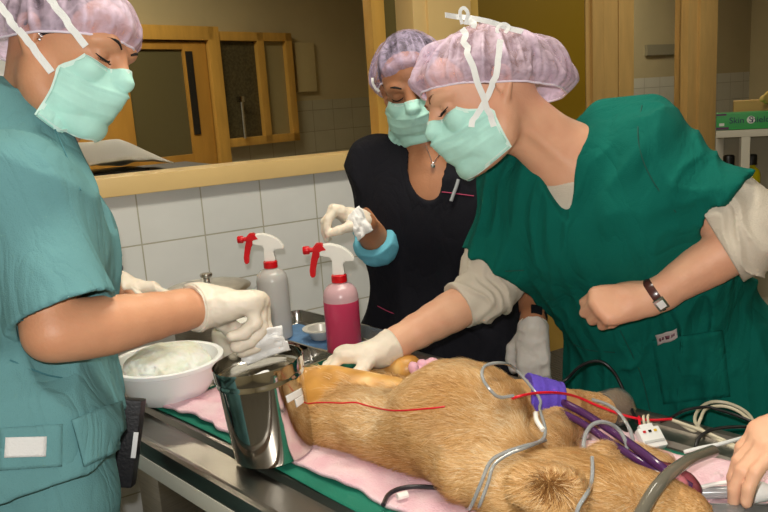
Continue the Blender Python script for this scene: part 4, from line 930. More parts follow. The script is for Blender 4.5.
# ------------------------------------------------------------------ woman in the green scrubs
BOXP = lambda *p, m=.2: box_of(*p, m=m)
def rings(c, ax, amp, fr): 
    ax = nrm(ax); x = nrm(np.cross(ax, [.3, .2, .9])); y = np.cross(ax, x)
    def fn(P):
        q = P - c; t = q @ ax; w = vnoise(P * 22) * 2.2; n = vnoise(np.stack([t * fr + w, q @ x * 12 + 5, q @ y * 12], 1)); return amp * (.5 - (1 - np.abs(2 * n - 1)) ** 1.3)
    return fn
def capframe(h, t): t = math.radians(t); return Head(h.c, h.f * math.cos(t) + h.u * math.sin(t), h.u * math.cos(t) - h.f * math.sin(t), h.s)
SK1 = skin('rosy_skin', 'd9a081', 'e3b08f'); SK2 = skin('tan_skin', 'a46e4c', 'b27c5a'); SK3 = skin('warm_skin', 'c98f6c', 'd49c78')
G_sR, G_sL, G_hip = A(522, 186, 1.54), A(655, 160, 1.39), A(700, 400, 1.62); G_hr = nrm(G_sR - G_sL + np.array([0, 0, .04])); G_hr = nrm([G_hr[0], G_hr[1], 0])
G_eR, G_wR, G_eL, G_wL = A(494, 288, 1.56), A(380, 352, 1.455), A(745, 240, 1.31), A(650, 298, 1.37)
GH = Head(A(486, 98, 1.40), V3(-.906, -.42, -.10), V3(-.42, .906, 0), 1.0)
GF = nrm(np.cross(up, G_hr)); 
if GF @ F > 0: GF = -GF
gw = thing('person', 'woman in dark green scrubs and lilac cap leaning over the table with one bare fist', 'person', (G_hip[0], G_hip[1], 0))
Bx = BOXP(GH.c, G_sR, G_sL, G_hip, G_eR, G_wR, G_eL, G_wL, (G_hip[0], G_hip[1], .2), m=.2)
S = Sdf(Bx[0], Bx[1], .0042)
torso(S, G_sL, G_sR, G_hip, G_hr, chest_push=GF * .03)
NB = (G_sL * .5 + G_sR * .5) + up * .01
GH.build(S, NB + GF * .03, .056)
S.cone(NB + GF * .03, NB - up * .05, .075, .09, .05)
ankG = legs(S, G_hip, G_hr, fwd=GF)
S.cone(G_sR, G_eR, .047, .040, .03); S.chain([G_eR, G_eR * .6 + G_wR * .4 + up * .0, G_wR], [.040, .039, .027], .012)
S.cone(G_sL, G_eL, .047, .041, .03); S.chain([G_eL, G_eL * .6 + G_wL * .4, G_wL], [.041, .040, .027], .012)
hR = dict(w=G_wR, d=V3(-.92, -.05, -.18), pn=-up + V3(.15, 0, -.1), sc=.88, curl=((.75, .5, .4), (.75, .5, .4), (.7, .55, .4), (.6, .5, .4)), thumb=(.5, .1), side=1)
hL = dict(w=G_wL, d=V3(-.96, -.18, .05), pn=V3(-.05, -.45, .9), sc=1.08, curl=((1.2, 1.5, 1.0), (1.25, 1.5, 1.0), (1.3, 1.5, 1.0), (1.35, 1.5, 1.0)), thumb=(.55, .75), side=-1)
hand(S, **hR); hand(S, **hL)
# neck tendon and collar bone
S.chain([GH.p(-.05, -.02, -.06), NB + GF * .09 - G_hr * .02], [.010, .008], .015)
for q in (-1, 1): S.chain([NB + GF * .075 + G_hr * q * .02, NB + GF * .06 + G_hr * q * .10], [.008, .008], .015)
GB = S.mesh('body', SK1, gw)
GH.face_detail(gw, SK1, '7a5138')
GH.hair('hair', M('sandy_hair', '9a7a66', .8, bump=.8, bs=90, col2='6f4f43', vs=20, stretch=(1, 1, 1)), gw)
hc = capframe(GH, 24); tr_ = bvh([c_ for c_ in gw.children if c_.name.startswith('hair')][0])
CAPG = hc.cap(gw, LILAC, (0, -.016, .032), (.098, .145, .090), (0, -.006, .006), (0, 0, 1), seed=3, puff=.024, trees=tr_)
GH.rear = 84; MG = GH.mask(gw, tree=bvh(GB))
# scrubs
GREEN = scrub('green_scrub_cloth', '0a6054')
S = Sdf(Bx[0], Bx[1], .0045)
torso(S, G_sL, G_sR, G_hip, G_hr, off=.024, chest_push=GF * .045, hipw=.115, hr_=.115, shr=.058)
hemc = G_hip - up * .07; S.cone(G_hip - G_hr * .13, G_hip + G_hr * .13, .145, .145, .06); S.cone(hemc - G_hr * .15 - up * .05, hemc + G_hr * .13 - up * .05, .155, .155, .06)
seR = A(494, 262, 1.56); seL = A(722, 208, 1.33)
S.cone(G_sR - G_hr * .03, seR, .078, .072, .03, flat=True); S.cone(G_sL + G_hr * .03, seL, .082, .074, .04, flat=True)
S.half(hemc - up * .03, -up + G_hr * -.04)
S.disp(folds(.018, 9, 5, 3.5, [G_hr, GF, up], 0, 2.5), .03); S.disp(folds(.008, 24, 14, 9, [G_hr, GF, up], 4, 3), .03); S.disp(folds(.010, 16, 9, 7, [nrm(G_hr + up * .6), GF, nrm(up - G_hr * .6)], 7), .03)
dR = nrm(seR - G_sR); dL = nrm(seL - G_sL)
S.cone(seR - dR * .035, seR + dR * .05, .058, .069, .002, 'cut'); S.cone(seL - dL * .035, seL + dL * .05, .058, .070, .002, 'cut')
_t = [bvh(GB)]; VP = [hit(x_, y_, _t, o_)[0] for x_, y_, o_ in ((547, 124, -.03), (546, 148, -.01), (555, 172, .0), (565, 196, .01), (571, 216, .03))]; VT = VP[-1]
S.cone(NB + GF * .03, NB - up * .05, .086, .108, .03); S.cone(A(606, 122, 1.46), A(650, 118, 1.43), .045, .045, .04)
S.chain(VP, [.058, .050, .034, .018, .002], .004, op='cut')
SG = S.mesh('scrub_top', GREEN, gw)
S = Sdf(Bx[0], Bx[1], .006); legs(S, G_hip, G_hr, off=.022, foot=False); S.cone(G_hip - G_hr * .08, G_hip + G_hr * .08, .12, .12, .03); S.half([0, 0, .07], -up); S.half(G_hip + up * .02, up)
S.disp(folds(.02, 6, 6, 3)); S.mesh('trousers', GREEN, gw); shoes(gw, ankG, GF, M('white_clog', 'd8d8d4', .5))
# pale undershirt: collar in the V and the pushed-up sleeves
CREAMK = M('oatmeal_knit', 'cfc5b4', .9, bump=.7, bs=260, stretch=(1, 1, 3))
S = Sdf(*box_of(NB, VT, m=.12), .0035); torso(S, G_sL, G_sR, G_hip, G_hr, off=.012, chest_push=GF * .03); S.cone(NB + GF * .03, NB - up * .05, .080, .097, .05); S.half(hit(556, 182, _t, 0)[0], up); S.half(hit(560, 225, _t, 0)[0] - up * .02, -up); S.mesh('undershirt', CREAMK, gw)
def sleeve(name, pts, rad, mat, par, fr=42, amp=.012, h=.003):
    B = box_of(*pts, m=.1); S = Sdf(B[0], B[1], h); S.chain(pts, rad, .01, 6); P = spline(pts, 6); a0, a1 = nrm(P[1] - P[0]), nrm(P[-1] - P[-2])
    S.half(P[0] + a0 * .002, -a0, within=(P[0] - .07, P[0] + .07)); S.disp(rings(P[len(P) // 2], a1, amp, fr), .02)
    S.cone(P[-1] - a1 * .012, P[-1] + a1 * .08, rad[-1] - .007, rad[-1] - .001, .002, 'cut'); S.half(P[-1] - a1 * .0, a1, within=(P[-1] - .07 - .0, P[-1] + .07))
    return S.mesh(name, mat, par)
sleeve('undersleeve', [seR - dR * .05, seR + dR * .02, G_eR + V3(-.0, .0, 0), G_eR * .68 + G_wR * .32], [.054, .056, .052, .047], CREAMK, gw)
sleeve('undersleeve', [seL - dL * .05, seL + dL * .02, G_eL, G_eL * .80 + G_wL * .20], [.056, .062, .062, .052], CREAMK, gw)
gR = dict(hR); gR['inflate'] = .0022
def fn(S): hand(S, **gR); S.cone(G_wR, G_wR + nrm(G_eR - G_wR) * .035, .031, .034, .01)
GLG = glove(gw, box_of(G_wR, G_wR + V3(-.17, -.05, 0), m=.07), fn, cut=(G_wR + nrm(G_eR - G_wR) * .03, nrm(G_eR - G_wR)))
ea = nrm(G_eR - G_wR); ring(G_wR + ea * .030, ea, .0335, .002, 'glove_cuff', GLOVE, GLG)
# mask ties crossing over the cap
tg = [bvh(CAPG), bvh(GB), bvh(MG)]
def tie(px, par, trees, w=.0105, off=.003, name='mask_tie'):
    P = []; NNs = []
    for a, b_ in zip(px[:-1], px[1:]):
        for t in np.linspace(0, 1, 5)[:-1]:
            h = hit(a[0] + (b_[0] - a[0]) * t, a[1] + (b_[1] - a[1]) * t, trees, off)
            if h is not None: P.append(h[0])
    dep = [(p - C) @ F for p in P]; k = len(dep)
    dep2 = [np.min(dep[max(0, i - 4):i + 5]) for i in range(k)]; dep2 = np.convolve(np.pad(dep2, 4, 'edge'), np.ones(9) / 9, 'valid')
    P = [C + (p - C) * (d2 / d1) for p, d1, d2 in zip(P, dep, dep2)]
    return Geo().band(P, w, .0012, lambda p: nrm(C - p), smoothn=2).obj(name, MWHITE, par)
tie([(471, 126), (480, 110), (488, 96), (495, 76), (499, 56), (501, 36)], MG, tg); tie([(494, 127), (488, 109), (480, 90), (470, 60), (464, 38), (462, 24)], MG, tg, off=.0045)
d0 = (hit(463, 40, tg)[0] - C) @ F - .004
def aband(pts, par, w=.009, name='mask_tie'): return Geo().band([A(*p) for p in pts], w, .0012, lambda p: nrm(C - p + up * .3), smoothn=6).obj(name, MWHITE, par)
aband([(445, 15, d0 - .02), (458, 17, d0), (470, 18, d0), (490, 22, d0), (508, 28, d0 + .01), (523, 32, d0 + .01)], MG); aband([(462, 24, d0), (460, 12, d0 - .01), (464, 8, d0 - .012), (468, 14, d0 - .01), (465, 24, d0)], MG, .006); aband([(500, 38, d0), (497, 29, d0), (503, 24, d0), (509, 27, d0), (505, 33, d0)], MG, .006); aband([(465, 22, d0), (474, 23, d0 - .01), (473, 28, d0 - .01)], MG)
# watch
wax = nrm(G_eL - G_wL); wc = G_wL + wax * .012
wt = ring(wc, wax, .0330, .0075, 'watch_strap', M('brown_watch_strap', '4a2622', .25, coat=.5), gw)
wn = nrm(V3(.05, -.35, -.95)); wn = nrm(wn - wax * (wn @ wax)); wy = np.cross(wn, wax)
Geo().box(wc + wn * .0355, (.021, .025, .006), [wax, wy, wn], .003).obj('watch_case', STEEL, wt); Geo().box(wc + wn * .0388, (.013, .015, .0012), [wax, wy, wn], .0004).obj('watch_dial', M('watch_dial', 'e9ebea', .2), wt)
tG = [bvh(SG)]
pk = patch('pocket', [(652, 340), (722, 330), (730, 396), (664, 404)], tG, GREEN, gw, off=.002, n=14, th=.003)
lb = patch('pocket_tag', [(656, 334), (678, 327), (680, 337), (658, 344)], tG, M('grey_woven_tag', 'b7a9a6', .7), gw, off=.005, n=6, th=.0015)
for x in range(5): patch('tag_stitching', [(659 + x * 3.7, 336.5 - x * 1.2), (661.2 + x * 3.7, 335.8 - x * 1.2), (662 + x * 3.7, 338.8 - x * 1.2), (659.8 + x * 3.7, 339.6 - x * 1.2)], tG, M('maroon_thread', '6e3f4b', .8), lb, off=.0064, n=1, th=.0006)

def stitch(px, par, trees, col='b03a5e', r=.0012, name='seam_stitching'): return surfpath(name, px, trees, r, M('stitch_' + col, col, .7), par, off=.0012)
for px_ in ([(642, 106), (638, 130), (642, 158), (656, 186), (676, 212)], [(461, 262), (480, 268), (505, 271), (524, 270)], [(706, 228), (730, 210), (752, 192)], [(574, 344), (590, 350), (615, 352)], [(620, 330), (640, 372), (650, 410)]): stitch(px_, gw, tG, '07483d', .0010)

# ------------------------------------------------------------------ woman in the black scrubs
D_sR, D_sL, D_hip = A(376, 166, 1.96), A(500, 176, 1.86), A(446, 360, 2.04); D_hr = nrm([(D_sR - D_sL)[0], (D_sR - D_sL)[1], 0])
D_eR, D_wR, D_eL, D_wL = A(377, 242, 1.88), A(361, 221, 1.79), A(532, 262, 1.68), A(533, 326, 1.575)
DH = Head(A(414, 86, 1.87), V3(-.10, -.50, -.86), V3(-.28, .86, -.46), 1.0)
DF = nrm(np.cross(up, D_hr)); DF = -DF if DF @ F > 0 else DF
dw = thing('person', 'woman in black scrubs and grey lilac cap standing by the tiled wall behind the table', 'person', (D_hip[0], D_hip[1], 0))
Bx = BOXP(DH.c, D_sR, D_sL, D_hip, D_eR, D_wR, D_eL, D_wL, (D_hip[0], D_hip[1], .2), m=.2)
S = Sdf(Bx[0], Bx[1], .0045)
torso(S, D_sL, D_sR, D_hip, D_hr, chest_push=DF * .02); NB = (D_sL + D_sR) / 2 + up * .02
DH.build(S, NB, .052); S.cone(NB + DF * .01, NB - up * .05, .07, .085, .05); ankD = legs(S, D_hip, D_hr, fwd=DF)
S.cone(D_sR, D_eR, .045, .038, .03); S.cone(D_eR, D_wR, .038, .027, .01); S.cone(D_sL, D_eL, .045, .036, .03); S.cone(D_eL, D_wL, .038, .026, .01)
dR_ = dict(w=D_wR, d=V3(-.80, .30, -.35), pn=V3(-.25, -.75, -.1), sc=.85, curl=((1.2, .6, .3), (1.3, .6, .3), (1.35, .6, .3), (1.4, .6, .3)), thumb=(.9, .55), side=1, spread=.0)
dL_ = dict(w=D_wL, d=V3(.02, -1, -.05), pn=V3(.3, -.1, .9), sc=.92, curl=((.25, .3, .2), (.3, .3, .2), (.3, .35, .2), (.35, .35, .3)), thumb=(.3, .2), side=-1)
hand(S, **dR_); hand(S, **dL_); DBd = S.mesh('body', SK2, dw); DH.face_detail(dw, SK2, '1b1310'); DH.hair('hair', M('black_hair', '1d171b', .6, bump=.8, bs=90), dw)
hc = capframe(DH, 32); tr_ = bvh([c_ for c_ in dw.children if c_.name.startswith('hair')][0]); CAPD = hc.cap(dw, LILACD, (0, -.012, .030), (.100, .130, .094), (0, -.006, .004), (0, 0, 1), seed=9, puff=.014, trees=tr_)
MD = DH.mask(dw, tree=bvh(DBd))
BLACK = scrub('black_scrub_cloth', '1a1a20')
S = Sdf(Bx[0], Bx[1], .0055); torso(S, D_sL, D_sR, D_hip, D_hr, off=.020, chest_push=DF * .02, hipw=.115, hr_=.115, shr=.055)
S.cone(D_hip - D_hr * .12 - up * .06, D_hip + D_hr * .12 - up * .06, .135, .135, .06); seD = 0
S.cone(D_sR - D_hr * .02, A(364, 184, 1.96), .062, .064, .03, flat=True); S.cone(D_sL, D_sL * .7 + D_eL * .3, .062, .060, .03, flat=True); S.half(D_hip - up * .12, -up)
S.disp(folds(.016, 8, 5, 4, [D_hr, DF, up], 3), .03)
S.chain([NB + up * .03 + DF * .01, NB + DF * .07 - up * .02, NB + DF * .115 - up * .055 - D_hr * .01, NB + DF * .15 - up * .085 - D_hr * .01], [.068, .052, .026, .002], .004, op='cut')
SD = S.mesh('scrub_top', BLACK, dw)
S = Sdf(Bx[0], Bx[1], .007); legs(S, D_hip, D_hr, off=.022, foot=False); S.cone(D_hip - D_hr * .08, D_hip + D_hr * .08, .12, .12, .03); S.half([0, 0, .07], -up); S.half(D_hip, up); S.mesh('trousers', BLACK, dw); shoes(dw, ankD, DF, M('black_shoe', '181818', .5))
BLUEK = M('light_blue_knit', '69b7cc', .9, bump=.5, bs=200)
S = Sdf(*box_of(D_sR, D_eR, D_wR, m=.1), .003); uc = nrm(D_eR - D_sR); S.cone(D_eR - uc * .10, D_eR + uc * .002, .060, .056, .01); S.cone(D_eR, D_eR * .6 + D_wR * .4, .054, .046, .01); S.disp(rings(D_eR, uc, .008, 36), .02)
fa = nrm(D_wR - D_eR); S.half(D_eR - uc * .085, -uc); S.cone(D_eR * .72 + D_wR * .28 - fa * .015, D_wR + fa * .05, .036, .040, .003, 'cut'); S.half(D_eR * .72 + D_wR * .28, fa, within=(D_eR * .5 + D_wR * .5 - .08, D_eR * .5 + D_wR * .5 + .08)); S.mesh('undersleeve', BLUEK, dw)
for hh, ee in ((dR_, D_eR), (dL_, D_eL)):
    g_ = dict(hh); g_['inflate'] = .002; w_ = hh['w']; e_ = nrm(ee - w_); cl = .012 if hh is dR_ else .004
    def fn(S, g_=g_, w_=w_, e_=e_, cl=cl): hand(S, **g_); S.cone(w_, w_ + e_ * (cl + .01), .0285, .030, .01)
    o = glove(dw, box_of(w_, w_ + nrm(g_['d']) * .16, m=.09), fn, cut=(w_ + e_ * cl, e_), mat=M('grey_white_glove', 'cdc6bd', .55, sss=.1, bump=.5, bs=90) if hh is dL_ else GLOVE); ring(w_ + e_ * cl, e_, .0292, .0018, 'glove_cuff', GLOVE, o)
wax = nrm(D_eL - D_wL); wt = ring(D_wL + wax * .020, wax, .0298, .008, 'watch_strap', M('black_watch_strap', '16141a', .3, coat=.4), dw); wn = nrm(-F - wax * (-F @ wax)); Geo().box(D_wL + wax * .02 + wn * .031, (.022, .024, .007), [wax, np.cross(wn, wax), wn], .003).obj('watch_case', M('dark_watch_case', '2c2b30', .2, .6), wt)
tD = [bvh(SD), bvh(DBd)]
def stitch(px, par, trees, col='b03a5e', r=.0012, name='seam_stitching'): return surfpath(name, px, trees, r, M('stitch_' + col, col, .7), par, off=.001)
stitch([(442, 192), (452, 193), (462, 194.5), (474, 196)], dw, tD); stitch([(367, 297), (378, 306), (390, 312), (408, 318)], dw, tD)
o, P = surfpath('pocket_pen', [(452, 201), (454.5, 194), (457, 187), (459, 180)], tD, .0042, M('clear_grey_pen', 'a9adb0', .25, coat=.5), dw, off=.008)
o, P = surfpath('necklace', [(426, 146), (430, 156), (433, 163), (437, 158), (443, 150)], tD, .0010, M('silver_chain', 'dedee2', .2, 1), dw, off=.002)
h = hit(433, 166, tD, .004); Geo().lathe(h[0], [(.0001, -.004), (.005, -.002), (.0055, .002), (.0001, .004)], 12, [R, U, -F]).obj('pendant', MATS['silver_chain'], o)
tie([(378, 92), (374, 84), (373, 76)], MD, [bvh(CAPD), bvh(DBd), bvh(MD)], w=.006)

# ------------------------------------------------------------------ woman in the teal scrubs, left
L_sR, L_sL, L_hip = A(16, 182, 1.06), A(42, 212, 1.36), A(28, 470, 1.24); L_hr = nrm([(L_sR - L_sL)[0], (L_sR - L_sL)[1], 0])
L_eR, L_wR, L_eL, L_wL = A(52, 333, 1.04), A(199, 307, 1.22), A(72, 305, 1.44), A(119, 286, 1.55)
LH = Head(A(66, 53, 1.19), V3(.925, -.31, -.18), V3(.32, .94, 0), .95)
LF = nrm(np.cross(up, L_hr)); LF = -LF if LF @ R < 0 else LF
lw = thing('person', 'woman in teal scrubs and lilac cap at the left, gloved hand over steel jar', 'person', (L_hip[0], L_hip[1], 0))
Bx = BOXP(LH.c, L_sR, L_sL, L_hip, L_eR, L_wR, L_eL, L_wL, (L_hip[0], L_hip[1], .2), m=.2)
S = Sdf(Bx[0], Bx[1], .0042)
torso(S, L_sL, L_sR, L_hip, L_hr, chest_push=LF * .02); NB = (L_sL + L_sR) / 2 + up * .03
LH.build(S, NB, .056); S.cone(NB, NB - up * .05, .072, .09, .05); ankL = legs(S, L_hip, L_hr, fwd=LF)
S.cone(L_sR, L_eR, .046, .037, .03); S.chain([L_eR, L_eR * .65 + L_wR * .35 - up * .003, L_wR], [.037, .040, .028], .015); S.cone(L_sL, L_eL, .046, .04, .03); S.cone(L_eL, L_wL, .04, .027, .01)
lR_ = dict(w=L_wR, d=V3(.97, .06, .22), pn=V3(-.10, -.97, -.05), sc=1.10, curl=((1.35, .8, .5), (1.45, .8, .5), (1.5, .85, .5), (1.55, .9, .5)), thumb=(1.0, .6), side=1, spread=-.01)
lL_ = dict(w=L_wL, d=V3(.95, -.12, .1), pn=V3(-.1, -.95, -.3), sc=.80, curl=((.35, .3, .2), (.5, .4, .3), (.6, .5, .3), (.7, .5, .4)), thumb=(.5, .3), side=-1)
hand(S, **lR_); hand(S, **lL_); LB = S.mesh('body', SK3, lw); LH.face_detail(lw, SK3, '1b1310'); LH.hair('hair', MATS['black_hair'], lw)
hc = capframe(LH, 20); tr_ = bvh([c_ for c_ in lw.children if c_.name.startswith('hair')][0]); CAPL = hc.cap(lw, LILAC, (0, -.010, .030), (.094, .132, .088), (0, -.006, .004), (0, 0, 1), seed=14, puff=.013, trees=tr_)
LH.rear = 68; ML = LH.mask(lw, tree=bvh(LB))
TEAL = scrub('teal_scrub_cloth', '659497')
S = Sdf(Bx[0], Bx[1], .0045); torso(S, L_sL, L_sR, L_hip, L_hr, off=.016, chest_push=LF * .02, hipw=.12, hr_=.12, shr=.06)
S.chain([A(-5, 118, 1.19), A(-2, 135, 1.17), A(28, 165, 1.16)], [.062, .062, .06], .04); lsR = A(66, 314, 1.045); S.cone(L_sR - L_hr * .02, lsR, .058, .076, .04, flat=True); S.cone(L_sL, L_sL * .4 + L_eL * .6, .062, .064, .04, flat=True)
S.cone(L_hip + up * .10 - L_hr * .1, L_hip + up * .10 + L_hr * .1, .135, .135, .05); S.half(L_hip + up * .055, -up + V3(.1, 0, 0))
S.disp(folds(.016, 7, 7, 3.0, [L_hr, LF, up], 5, 2.5), .03); S.disp(folds(.007, 16, 14, 8, [L_hr, nrm(LF + up * .5), nrm(up - LF * .5)], 9), .03)
dl = nrm(lsR - L_sR); S.cone(lsR - dl * .03, lsR + dl * .05, .060, .074, .002, 'cut')
S.chain([NB + up * .05, NB + LF * .09 - up * .03, NB + LF * .15 - up * .12], [.074, .05, .002], .004, op='cut'); SL = S.mesh('scrub_top', TEAL, lw)
S = Sdf(Bx[0], Bx[1], .005); legs(S, L_hip, L_hr, off=.035, foot=False, gap=.09, thick=1.1); S.cone(L_hip - L_hr * .09 + up * .02, L_hip + L_hr * .09 + up * .02, .130, .130, .03); S.cone(L_hip - L_hr * .09 + up * .09, L_hip + L_hr * .09 + up * .09, .118, .118, .03); S.half([0, 0, .07], -up); S.half(L_hip + up * .10, up)
S.disp(folds(.016, 7, 7, 2.5, None, 2)); SLT = S.mesh('trousers', TEAL, lw); shoes(lw, ankL, LF, MATS['white_clog'])
gR = dict(lR_); gR['inflate'] = .0026
ea = nrm(L_eR - L_wR)
def fn(S): hand(S, **gR); S.chain([L_wR - ea * .02, L_wR, L_wR + ea * .02], [.031, .033, .0375], .01)
o = glove(lw, box_of(L_wR, L_wR + V3(.16, -.08, 0), m=.09), fn, cut=(L_wR + ea * .012, ea)); ring(L_wR + ea * .012, ea, .0372, .0024, 'glove_cuff', MATS['white_latex_glove'], o)
gR2 = dict(lL_); gR2['inflate'] = .0022; eb = nrm(L_eL - L_wL)
def fn(S): hand(S, **gR2); S.cone(L_wL, L_wL + eb * .03, .031, .033, .01)
glove(lw, box_of(L_wL, L_wL + V3(.15, 0, 0), m=.09), fn, cut=(L_wL + eb * .025, eb))
tL = [bvh(CAPL), bvh(LB), bvh(ML)]
tie([(86, 46), (76, 33), (63, 16), (50, 0), (42, -12)], ML, tL, .0105); tie([(51, 73), (36, 53), (20, 32), (6, 13), (-10, -6)], ML, tL, .0105)
h = hit(40, 37, tL, .003)
g = Geo()
for a, b_ in ((-.0035, 0), (.0035, .001), (0, .0045), (.001, -.004)): g.lathe(h[0] + R * a + U * b_, [(.0001, -.003), (.0028, -.001), (.0028, .001), (.0001, .003)], 10, [R, U, -F])
g.obj('earring', MATS['silver_chain'], lw)
tS = [bvh(SL), bvh(SLT)]
pkt = patch('pocket', [(0, 428), (62, 424), (61, 466), (0, 470)], tS, TEAL, lw, off=.003, n=12, th=.003); patch('pocket_tag', [(5, 437), (46, 436), (45, 456), (4, 457)], tS, M('white_woven_tag', 'dcdcda', .8, bump=.5, bs=300), pkt, off=.006, n=8, th=.0015)
patch('pocket_flap', [(70, 420), (118, 402), (124, 446), (82, 466)], tS, TEAL, lw, off=.006, n=12, th=.004)
c = A(126, 442, 1.33); ax = [nrm(V3(1, -.12, .2)), nrm(F), nrm(V3(.12, 1, 0))]; g = Geo().box(c, (.045, .03, .155), ax, .006); po = g.obj('belt_pouch', M('black_nylon', '15151a', .5, bump=.4, bs=200), lw)
Geo().box(c + ax[0] * .020 - ax[1] * .0165 + ax[2] * .0, (.008, .002, .045), ax, .0005).obj('pouch_tag', M('white_tag', 'e8e8e8', .6), po)
for px_ in ([(14, 64), (34, 92), (52, 124), (66, 156), (80, 190)], [(17, 321), (44, 314), (80, 304), (116, 290)], [(10, 360), (60, 378), (110, 372)]): stitch(px_, lw, tS, '3f767e', .0011)
# gauze held by the gloved hands
gauze('held_gauze', A(262, 343, 1.235), [nrm(V3(.94, .34, 0)), nrm(V3(-.3, .8, -.5)), nrm(V3(0, .4, -1))], .080, .052, 4.2, GAUZE, 'wet white gauze pinched by a gloved hand above the steel jar', amp=.010)
gauze('held_gauze', A(359, 223, 1.735), [nrm(V3(.6, .5, 0)), nrm(V3(-.5, .9, 0)), nrm(V3(0, .1, -1))], .042, .062, 7.7, GAUZE, 'crumpled white gauze in the raised gloved hand by the tiled wall', amp=.010)
s = Sdf(A(114, 268, 1.5) - .06, A(114, 268, 1.5) + .06, .002); s.ell(A(117, 268, 1.5), (.012, .012, .010), k=0); s.cone(A(117, 268, 1.5), A(106, 262, 1.5), .006, .005, .004)
tag(s.mesh('rubber_bulb', M('grey_rubber', '5f6672', .4), base=A(117, 268, 1.5)), 'dark grey rubber bulb just above the far gloved hand at the left', 'bulb')

# ------------------------------------------------------------------ fourth person: only a bare hand reaches in
Q_w = A(818, 414, 1.02); Q_e = A(985, 330, 1.10); Q_s = A(1090, 160, 1.22); qb = np.array([Q_s[0] + .10, Q_s[1] - .02, 0])
qh = qb + up * .88; q_r = nrm([fh[0], fh[1], 0]); Q_f = -nrm([rh[0], rh[1], 0])
fo = thing('person', 'person mostly outside the picture at the lower right, only one bare hand showing', 'person', qb)
Bx = box_of(Q_w - R * .2, Q_e, Q_s, qh, qb + up * .2, Q_s + q_r * .34, Q_s + up * .30, m=.2)
S = Sdf(Bx[0], Bx[1], .0042); q2 = Q_s + q_r * .32; torso(S, Q_s, q2, qh, q_r); NB = (Q_s + q2) / 2 + up * .02
QH = Head(NB + up * .17 + Q_f * .03, Q_f * .9 - up * .3, up, 1.0); QH.build(S, NB); ank = legs(S, qh, q_r, fwd=Q_f)
S.cone(Q_s, Q_e, .047, .04, .03); S.cone(Q_e, Q_w, .04, .028, .01); e2 = q2 - up * .27; S.cone(q2, e2, .047, .038, .03); w2 = e2 + Q_f * .1 - up * .2; S.cone(e2, w2, .038, .026, .01)
hand(S, Q_w, V3(-.86, -.38, -.12), V3(-.2, -.8, .15), 1.02, ((.35, .45, .3), (.42, .5, .35), (.5, .5, .35), (.6, .5, .4)), (.7, .35), 1, spread=.07)
hand(S, w2, -up + Q_f * .2, -q_r, 1.0, (.3, .4, .4, .4), (.4, .2), -1)
S.mesh('body', SK1, fo); QH.face_detail(fo, SK1, '5a4030'); QH.hair('hair', M('brown_hair', '4a3226', .7, bump=.8, bs=90), fo)
S = Sdf(Bx[0], Bx[1], .007); torso(S, Q_s, q2, qh, q_r, off=.022, hipw=.11, hr_=.115, shr=.06); S.cone(Q_s, Q_s * .4 + Q_e * .6, .07, .068, .04, flat=True); S.cone(q2, q2 * .4 + e2 * .6, .07, .068, .04, flat=True); S.half(qh - up * .06, -up)
S.disp(folds(.016, 8, 8, 4), .03); S.chain([NB + up * .05, NB + Q_f * .09 - up * .03, NB + Q_f * .14 - up * .10], [.072, .05, .002], .004, op='cut'); S.mesh('scrub_top', GREEN, fo)
S = Sdf(Bx[0], Bx[1], .007); legs(S, qh, q_r, off=.022, foot=False); S.cone(qh - q_r * .08, qh + q_r * .08, .12, .12, .03); S.half([0, 0, .07], -up); S.half(qh, up); S.mesh('trousers', GREEN, fo); shoes(fo, ank, Q_f, MATS['white_clog'])
# ------------------------------------------------------------------ tubes, wires and monitor leads
ALLT = [bvh(DOG), bvh(TOP)]
CLEAR = M('clear_tubing', 'b9bdbd', .12, trans=.45, ior=1.3, coat=.5); FO = .010
def line(name, px, r, mat, label, cat, off=None, group=None, sm=4, n=8):
    o, P = surfpath(name, px, ALLT, r, mat, off=off if off is not None else r + FO, sm=sm, n=n)
    tag(o, label, cat, group); return o
def freeline(name, pts, r, mat, label, cat, n=10, sm=6, group=None):
    P = [A(*p) for p in pts]; o = Geo().tube(P, r, n, smoothn=sm).obj(name, mat, base=P[0]); tag(o, label, cat, group); return o
def lay(px, py, h): return (px, py, float((onz(px, py, TZ + h) - C) @ F))      # pixel -> depth at height h above the table
line('infusion_line', [(508, 399), (497, 402), (488, 399, .006), (478, 388, .01), (482, 379, .012), (495, 376, .012), (514, 382, .01), (530, 401, .006), (541, 420, .004), (543, 437, .004), (537, 448), (523, 454), (504, 459), (491, 467), (484, 486), (476, 503), (466, 514)], .0026, CLEAR, 'clear infusion line looping over the dog chest, nearest the purple bandage', 'tube')
line('infusion_line', [(540, 446), (525, 456), (508, 461), (495, 470), (491, 486), (486, 503), (478, 514)], .0024, CLEAR, 'clear infusion line running beside the looped one, down to the bottom edge', 'tube')
line('tube_clip', [(534, 423), (537, 430), (540, 438)], .0038, WHITEP, 'little white clip on the clear infusion line over the shoulder', 'clip', off=.017)
line('infusion_line', [(592, 466), (592, 476), (588, 487), (580, 497), (573, 506), (570, 514)], .0026, CLEAR, 'clear line curving down across the dog head between ear and muzzle', 'tube')
RED = M('red_wire_sheath', 'd8142a', .35)
line('monitor_wire', [(304, 409), (318, 408), (332, 407), (345, 407.5), (358, 408), (372, 410.5), (400, 412), (430, 411.5), (447, 409)], .0013, RED, 'red wire lying along the dog flank, left of the bandage', 'wire', off=.0125)
def arc(name, L, r, mat, label, cat, group=None, n=8): return freeline(name, [lay(*p) for p in L], r, mat, label, cat, n, 6, group)
arc('monitor_wire', [(508, 400, .13), (520, 396, .14), (536, 393, .13), (552, 392.5, .12), (566, 394, .10), (580, 398, .08), (596, 405, .065), (620, 414, .05), (640, 419, .04), (655, 420, .035), (672, 419, .03)], .0022, RED, 'red wire running over the purple bandage to the white lead block', 'wire')
